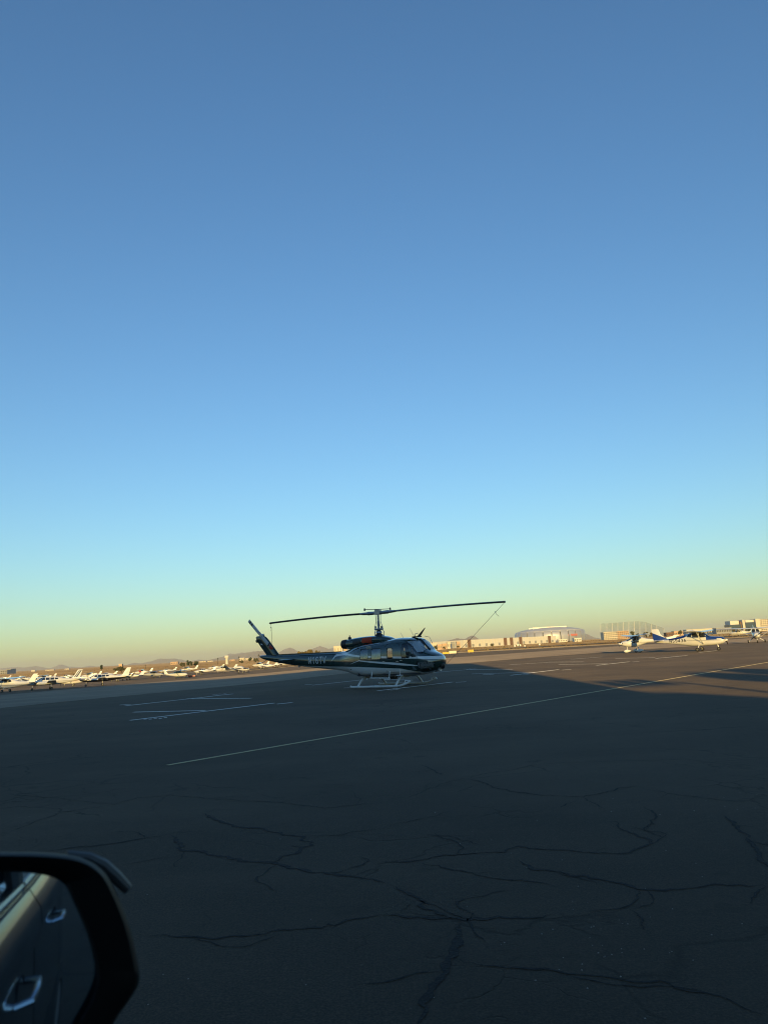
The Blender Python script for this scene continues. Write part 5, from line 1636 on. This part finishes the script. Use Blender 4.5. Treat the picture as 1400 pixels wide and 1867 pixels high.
aeroplane('grey aeroplane with red-topped fin facing right', gp(283, 1236.6), -R(8), 'high', plane_livery(GY, OW, 1.2, 1.3), fin=M['grey_paint'], finmat2=(2.2, 2.68, M['red']), wing=M['grey_paint'], prop=0.9, group=G_L)
aeroplane('white high-wing aeroplane with teal top in the first row', gp(328, 1237.4), R(160) + R(180), 'high', plane_livery(WH, None, 0, 0, 0, None, 0, TL, -5.0, 1.50), prop=1.1, group=G_L, wing=M['teal'])
aeroplane('white low-wing aeroplane parked behind the teal-topped one', gp(366, 1230.5), R(186), 'low', plane_livery(WH, BL, 1.2, 1.26), prop=0.7, group=G_L)
aeroplane('cream high-wing aeroplane with long flat wing beside the dark-tailed one', gp(405, 1226.5), R(195), 'high', plane_livery(WH, RD, 1.1, 1.18), prop=0.2, group=G_L)
aeroplane('black-tailed aeroplane with pale canopy cover facing right', gp(441, 1228.2), -R(14), 'low', plane_livery(OW, BK, 1.2, 1.55), fin=M['black_paint'], cover=M['offwhite'], prop=1.55, group=G_L)
aeroplane('white low-wing aeroplane just below the helicopter tail', gp(482, 1220.6), R(172), 'low', plane_livery(WH, BL, 1.15, 1.2), prop=0.6, group=G_L)
aeroplane('white high-wing aeroplane seen through the gap left of the helicopter tail', gp(470, 1217.5), R(178), 'high', plane_livery(WH, BL, 1.12, 1.2), prop=1.0, group=G_L)
aeroplane('white aeroplane with red nose under the helicopter tail boom', gp(507, 1217.2), R(200), 'low', plane_livery(WH, None, 0, 0, 0, None, 0, RD, 1.0, 0.5), prop=0.4, group=G_L)
aeroplane('grey low-wing aeroplane with navy fin behind the black-bellied twin', gp(212, 1242.5), R(190), 'low', plane_livery(WH, NV, 1.1, 1.25), fin=M['navy'], prop=0.8, group=G_L)
aeroplane('white low-wing aeroplane with dark windows behind the black-bellied twin nose', gp(232, 1240.5), R(182), 'low', plane_livery(OW, None), prop=0.9, group=G_L)
aeroplane('white high-wing aeroplane partly hidden right behind the striped twin', gp(130, 1251.5), R(196), 'high', plane_livery(WH, RD, 1.1, 1.18), prop=1.3, group=G_L)
aeroplane('pale aeroplane between the two twins, third row', gp(140, 1243.5), R(186), 'low', plane_livery(WH, TL, 1.1, 1.18), prop=1.0, group=G_L)
bgl = [(28, 1252.5, 188, 'low', NV, 'white low-wing aeroplane behind the edge-cut one, blue stripe'), (60, 1249.5, 184, 'high', RD, 'white high-wing aeroplane behind the striped twin, red stripe'), (96, 1246.5, 192, 'low', TL, 'white low-wing aeroplane, teal stripe, second row'),
       (12, 1246.8, 181, 'high', BL, 'far high-wing aeroplane with blue stripe near the left edge'), (45, 1244, 187, 'low', GY, 'far low-wing aeroplane with grey stripe, third row'), (78, 1241.6, 184, 'high', NV, 'far high-wing aeroplane with navy stripe, third row'),
       (118, 1239.6, 190, 'low', RD, 'far low-wing aeroplane with red stripe, third row'), (160, 1237.6, 185, 'high', BL, 'far high-wing aeroplane with blue stripe, third row'), (190, 1236, 188, 'low', NV, 'far low-wing aeroplane behind the black-bellied twin'),
       (300, 1228.6, 186, 'low', BL, 'far white low-wing aeroplane right of the red-topped fin'), (255, 1231, 186, 'high', GY, 'far white high-wing aeroplane behind the red-topped fin'), (338, 1226, 184, 'high', NV, 'far white high-wing aeroplane behind the teal-topped one'),
       (2, 1241, 184, 'low', RD, 'smallest far low-wing aeroplane at the left edge'), (388, 1222.6, 186, 'low', TL, 'far low-wing aeroplane above the cream one')]
for i, (px, py, yw, kd, sc3, lab) in enumerate(bgl):
    aeroplane(lab, gp(px, py), R(yw), kd, plane_livery(WH if i % 3 else OW, sc3, 1.1, 1.2, 0.01 * (i % 3)), prop=0.4 * i, group=G_L, finmat2=(1.9, 2.15, solid(sc3)))

# red tow tug beside the teal-topped aeroplane
tg = tag(empty('tow_tug', gp(350, 1235.4), R(5)), 'small low red aircraft tug beside the teal-topped aeroplane', 'tug', None)
MB().prism([(-1.0, -0.55, 0.22), (1.0, -0.55, 0.22), (1.05, -0.55, 0.55), (0.45, -0.55, 0.62), (0.35, -0.55, 0.5), (-0.5, -0.55, 0.5), (-0.6, -0.55, 0.72), (-1.0, -0.55, 0.7)], (0, 1.1, 0)).build('body', M['red'], tg)
MB().box((-0.3, 0, 0.62), (0.4, 0.5, 0.25)).build('seat', M['black'], tg)
MB().tube([(0.35, 0.1, 0.55), (0.15, 0.1, 0.9)], 0.03, 6).build('steering_column', M['black'], tg)
for x in (-0.65, 0.65):
    for y in (-0.55, 0.55):
        wheel('wheel', tg, (x, y, 0.2), 0.2, 0.16)
# ------------------------------------------------------------------ the car the viewer sits in: its side, roof and door mirror
TH = R(50)
CF = Vector((-math.sin(TH), math.cos(TH), 0))       # car forward
CR_ = Vector((math.cos(TH), math.sin(TH), 0))       # car right
SIDE = 0.20                                         # right flank, metres right of the eye
car_rz = math.atan2(CF.y, CF.x)
ORG = CR_ * (SIDE - 0.98) + CF * 0.05              # car centre on the ground
car = tag(empty('car', (ORG.x, ORG.y, 0), car_rz), 'dark car the viewer sits in, its door mirror at the lower left', 'car')
M['car_paint'] = mat('dark_blue_grey_car_paint', (0.012, 0.015, 0.020), 0.18, coat=1.0, noise=0.1, nscale=2)
M['car_paint'].node_tree.nodes['Principled BSDF'].inputs['Coat IOR'].default_value = 2.0
M['chrome'] = mat('brushed_handle', (0.40, 0.41, 0.42), 0.22, metal=1.0)
M['car_glass'] = glass_mat('car_glass', (0.35, 0.38, 0.38), 3.2)
M['mirror_shell'] = mat('mirror_black_plastic', (0.005, 0.005, 0.006), 0.55, spec=0.2)
M['mirror'] = mat('mirror_silver', (0.66, 0.80, 0.94), 0.03, metal=1.0)
M['signal'] = mat('clear_signal_lens', (0.06, 0.065, 0.07), 0.5)
# car space: X forward, Y left, Z up; right flank at y = -0.98
HALF = 0.98
prof_side = [(0.80, 1.50), (0.93, 1.475), (0.975, 1.40), (0.985, 1.33), (0.955, 1.24), (0.965, 1.0), (0.975, 0.8), (0.95, 0.62), (0.90, 0.52)]
for sgn in (-1, 1):
    for nm, x0, x1 in (('front_door', -0.62, 0.80), ('rear_door', -1.64, -0.64)):
        d_ = MB()
        rs = []
        for k in range(9):
            x = x0 + (x1 - x0) * k / 8
            rs.append([(x, sgn * y, z) for y, z in prof_side] + [(x, sgn * 0.80, 0.52)])
        d_.rings(rs, True)
        do = d_.build(nm, M['car_paint'], car)
        hx = x0 + 0.16
        MB().tube([(hx, sgn * 0.955, 1.18), (hx + .02, sgn * 1.005, 1.185), (hx + .11, sgn * 1.01, 1.185), (hx + .20, sgn * 1.005, 1.185), (hx + .22, sgn * 0.955, 1.18)], 0.013, 8).build('door_handle', M['chrome'], do)
        cup = MB(); cup.lathe([(0, 0.075), (0.012, 0.07), (0.004, 0.05)], 'Y', (hx + .11, sgn * 0.958, 1.165), 16); cup.build('handle_cup', M['black'], do)
        MB().tube([(x0 + .01, sgn * 0.90, 1.495), (x1 - .01, sgn * 0.90, 1.495)], 0.012, 6).build('window_trim', M['chrome'], do)
    for nm, x0, x1 in (('rear_quarter', -2.65, -1.66), ('front_wing', 0.82, 2.45)):
        d_ = MB()
        rs = []
        for k in range(9):
            x = x0 + (x1 - x0) * k / 8
            dz = -0.30 * max(0, (x - 0.82) / 1.6)
            tp = 1 - 0.14 * max(0, (abs(x + 0.1) - 1.7) / 0.9) ** 2
            rs.append([(x, sgn * y * tp, z + dz * max(0, (z - 0.5)) ) for y, z in prof_side] + [(x, sgn * 0.80 * tp, 0.52)])
        d_.rings(rs, True).build(nm, M['car_paint'], car)
    # rear side glass and pillars
    MB().prism([(-1.60, sgn * 0.865, 1.52), (-0.70, sgn * 0.865, 1.52), (-0.70, sgn * 0.76, 2.06), (-1.50, sgn * 0.76, 2.06)], (0, sgn * -0.008, 0)).build('rear_window', M['car_glass'], car)
    MB().prism([(-2.55, sgn * 0.865, 1.52), (-1.70, sgn * 0.865, 1.52), (-1.66, sgn * 0.76, 2.06), (-2.3, sgn * 0.76, 2.04)], (0, sgn * -0.008, 0)).build('quarter_window', M['car_glass'], car)
    for nm, x in (('centre_pillar', -0.65), ('rear_pillar', -1.66)):
        MB().tube([(x, sgn * 0.87, 1.48), (x - .04, sgn * 0.80, 1.85), (x - .06, sgn * 0.75, 2.08)], 0.035, 8).build(nm, M['black'], car)
    MB().tube([(1.35, sgn * 0.84, 1.44), (1.05, sgn * 0.80, 1.86), (0.80, sgn * 0.74, 2.12)], 0.04, 8).build('windscreen_pillar', M['car_paint'], car)
    MB().tube([(0.80, sgn * 0.74, 2.13), (-0.6, sgn * 0.75, 2.16), (-2.2, sgn * 0.74, 2.08)], 0.035, 8).build('roof_rail', M['car_paint'], car)
    for x in (1.75, -1.95):
        w_ = wheel('wheel', car, (x, sgn * 0.84, 0.38), 0.38, 0.25)
MB().rings([[(x, y * w_, z) for y in (-1, -.7, -.3, .3, .7, 1)] for x, w_, z in ((0.80, .72, 2.13), (0.0, .73, 2.19), (-1.2, .73, 2.18), (-2.2, .72, 2.09))], False, closed=False).build('roof', M['car_paint'], car)
hd = MB(); hd.rings([[(x, y * w_, z - 0.05 * y * y) for y in (-1, -.7, -.3, .3, .7, 1)] for x, w_, z in ((1.3, .84, 1.45), (1.5, .83, 1.40), (2.1, .80, 1.30), (2.4, .74, 1.16), (2.5, .70, 0.9), (2.5, .7, .5))], False, closed=False); hd.build('bonnet', M['car_paint'], car)
MB().box((0.0, 0, 0.42), (4.6, 1.5, 0.2)).build('floor_pan', M['black'], car)
MB().rings([[(-2.5 - 0.1 * (z < 1.3), y, z) for y in (-.88, 0, .88)] for z in (0.5, 1.0, 1.3, 1.5)], False, closed=False).build('tailgate', M['car_paint'], car)

# door mirror: glass tilted as a driver would have set it
n_v = -(CR_ * -0.285 + CF * -0.962 + Vector((0, 0, 0.0))).normalized()     # glass normal, pointing away from the eye
RAD = 1.35                                                 # convex passenger-side glass
pc = at(80, 1737, 0.75)
def on_glass(px, py, off=0.0):
    v = ray(px, py)
    o_ = Vector((0, 0, CAM_H))
    v = v.normalized()
    c_ = pc + n_v * RAD - o_
    r_ = RAD - off
    b_ = v.dot(c_)
    return o_ + v * (b_ - math.sqrt(max(0.0, b_ * b_ - c_.dot(c_) + r_ * r_)))
inv = (Matrix.Translation((ORG.x, ORG.y, 0)) @ Matrix.Rotation(car_rz, 4, 'Z')).inverted()
mirr = empty('door_mirror'); mirr.parent = car
def smooth_loop(pts, per=6):
    out = []
    n = len(pts)
    for i in range(n):
        p0, p1, p2, p3 = [Vector(pts[(i + k) % n]) for k in (-1, 0, 1, 2)]
        for k in range(per):
            t = k / per
            out.append(0.5 * ((2 * p1) + (p2 - p0) * t + (2 * p0 - 5 * p1 + 4 * p2 - p3) * t * t + (3 * p1 - p0 - 3 * p2 + p3) * t ** 3))
    return out
rim_px = [(-170, 1575), (-120, 1556), (0, 1554), (90, 1556), (150, 1565), (190, 1590), (215, 1635), (236, 1690), (250, 1750), (254, 1788), (240, 1818), (214, 1855), (185, 1905), (140, 1955), (50, 1985), (-80, 1985), (-165, 1960), (-195, 1850), (-195, 1680)]
gl_px = [(-135, 1600), (-90, 1590), (0, 1589), (60, 1592), (98, 1600), (122, 1617), (140, 1655), (160, 1700), (173, 1745), (178, 1782), (170, 1815), (150, 1855), (125, 1895), (85, 1925), (30, 1945), (-70, 1945), (-130, 1925), (-150, 1840), (-152, 1690)]
rim = smooth_loop(rim_px); gl = smooth_loop(gl_px)
def loop3(lp, off, k=1.0, c=(20, 1770)):
    return [inv @ on_glass(c[0] + (p[0] - c[0]) * k, c[1] + (p[1] - c[1]) * k, off) for p in [(q.x, q.y) for q in [Vector((*w,)) for w in lp]]]
glass_c = [inv @ on_glass(p[0], p[1], 0.004) for p in gl]
def L3(lp, off, k=1.0, c=(20, 1770)): return [inv @ on_glass(c[0] + (p[0] - c[0]) * k, c[1] + (p[1] - c[1]) * k, off) for p in lp]
gm = MB(); n_ = len(gl)
cen = sum((Vector(p) for p in glass_c), Vector()) / n_
gm.rings([[inv @ on_glass(12 + (p[0] - 12) * k, 1768 + (p[1] - 1768) * k, 0.004) for p in gl] for k in (1.0, .9, .8, .7, .6, .5, .4, .3, .2, .1, .03)], False)
gm.add([inv @ on_glass(12 + (p[0] - 12) * .03, 1768 + (p[1] - 1768) * .03, 0.004) for p in gl], [tuple(range(n_))])
gm.build('mirror_glass', M['mirror'], mirr, sharp=60)
hs_ = MB()
hs_.rings([L3(gl, 0.010, 0.985), L3(gl, 0.0, 1.0), L3(gl, -0.006, 1.03), L3(rim, -0.010, 0.965), L3(rim, -0.004, 0.99), L3(rim, 0.012, 1.0), L3(rim, 0.04, 0.99), L3(rim, 0.075, 0.93), L3(rim, 0.105, 0.78), L3(rim, 0.12, 0.5)], True)
hs_.build('mirror_housing', M['mirror_shell'], mirr, sharp=60)
sg_ = MB()
pp = [inv @ on_glass(x, y, 0.022) for x, y in ((120, 1559), (160, 1564), (188, 1578), (212, 1600), (233, 1622))]
sg_.tube(pp, [0.004, 0.005, 0.006, 0.006, 0.005], 8)
sg_.build('turn_signal', M['signal'], mirr)
a_ = inv @ on_glass(-120, 1900, 0.06)
MB().tube([a_, Vector((a_.x - .05, -0.97, a_.z - .02)), Vector((a_.x - .06, -0.90, a_.z - .03))], [.04, .045, .05], 10).build('mirror_arm', M['mirror_shell'], mirr)

# ------------------------------------------------------------------ the dusty desert air
hz = bpy.data.materials.new('desert_haze'); hz.use_nodes = True
t = hz.node_tree
t.nodes.remove(t.nodes['Principled BSDF'])
pv = t.nodes.new('ShaderNodeVolumePrincipled')
pv.inputs['Color'].default_value = (0.99, 0.96, 0.90, 1)
pv.inputs['Density'].default_value = 0.000065
pv.inputs['Anisotropy'].default_value = 0.0
t.links.new(pv.outputs[0], t.nodes['Material Output'].inputs['Volume'])
hb_ = MB().box((0, 0, 84), (40000, 40000, 180)).build('haze', hz, None, sharp=0)
hb_['kind'] = 'stuff'
hb_['label'] = 'pale dusty desert air fading the far hills'
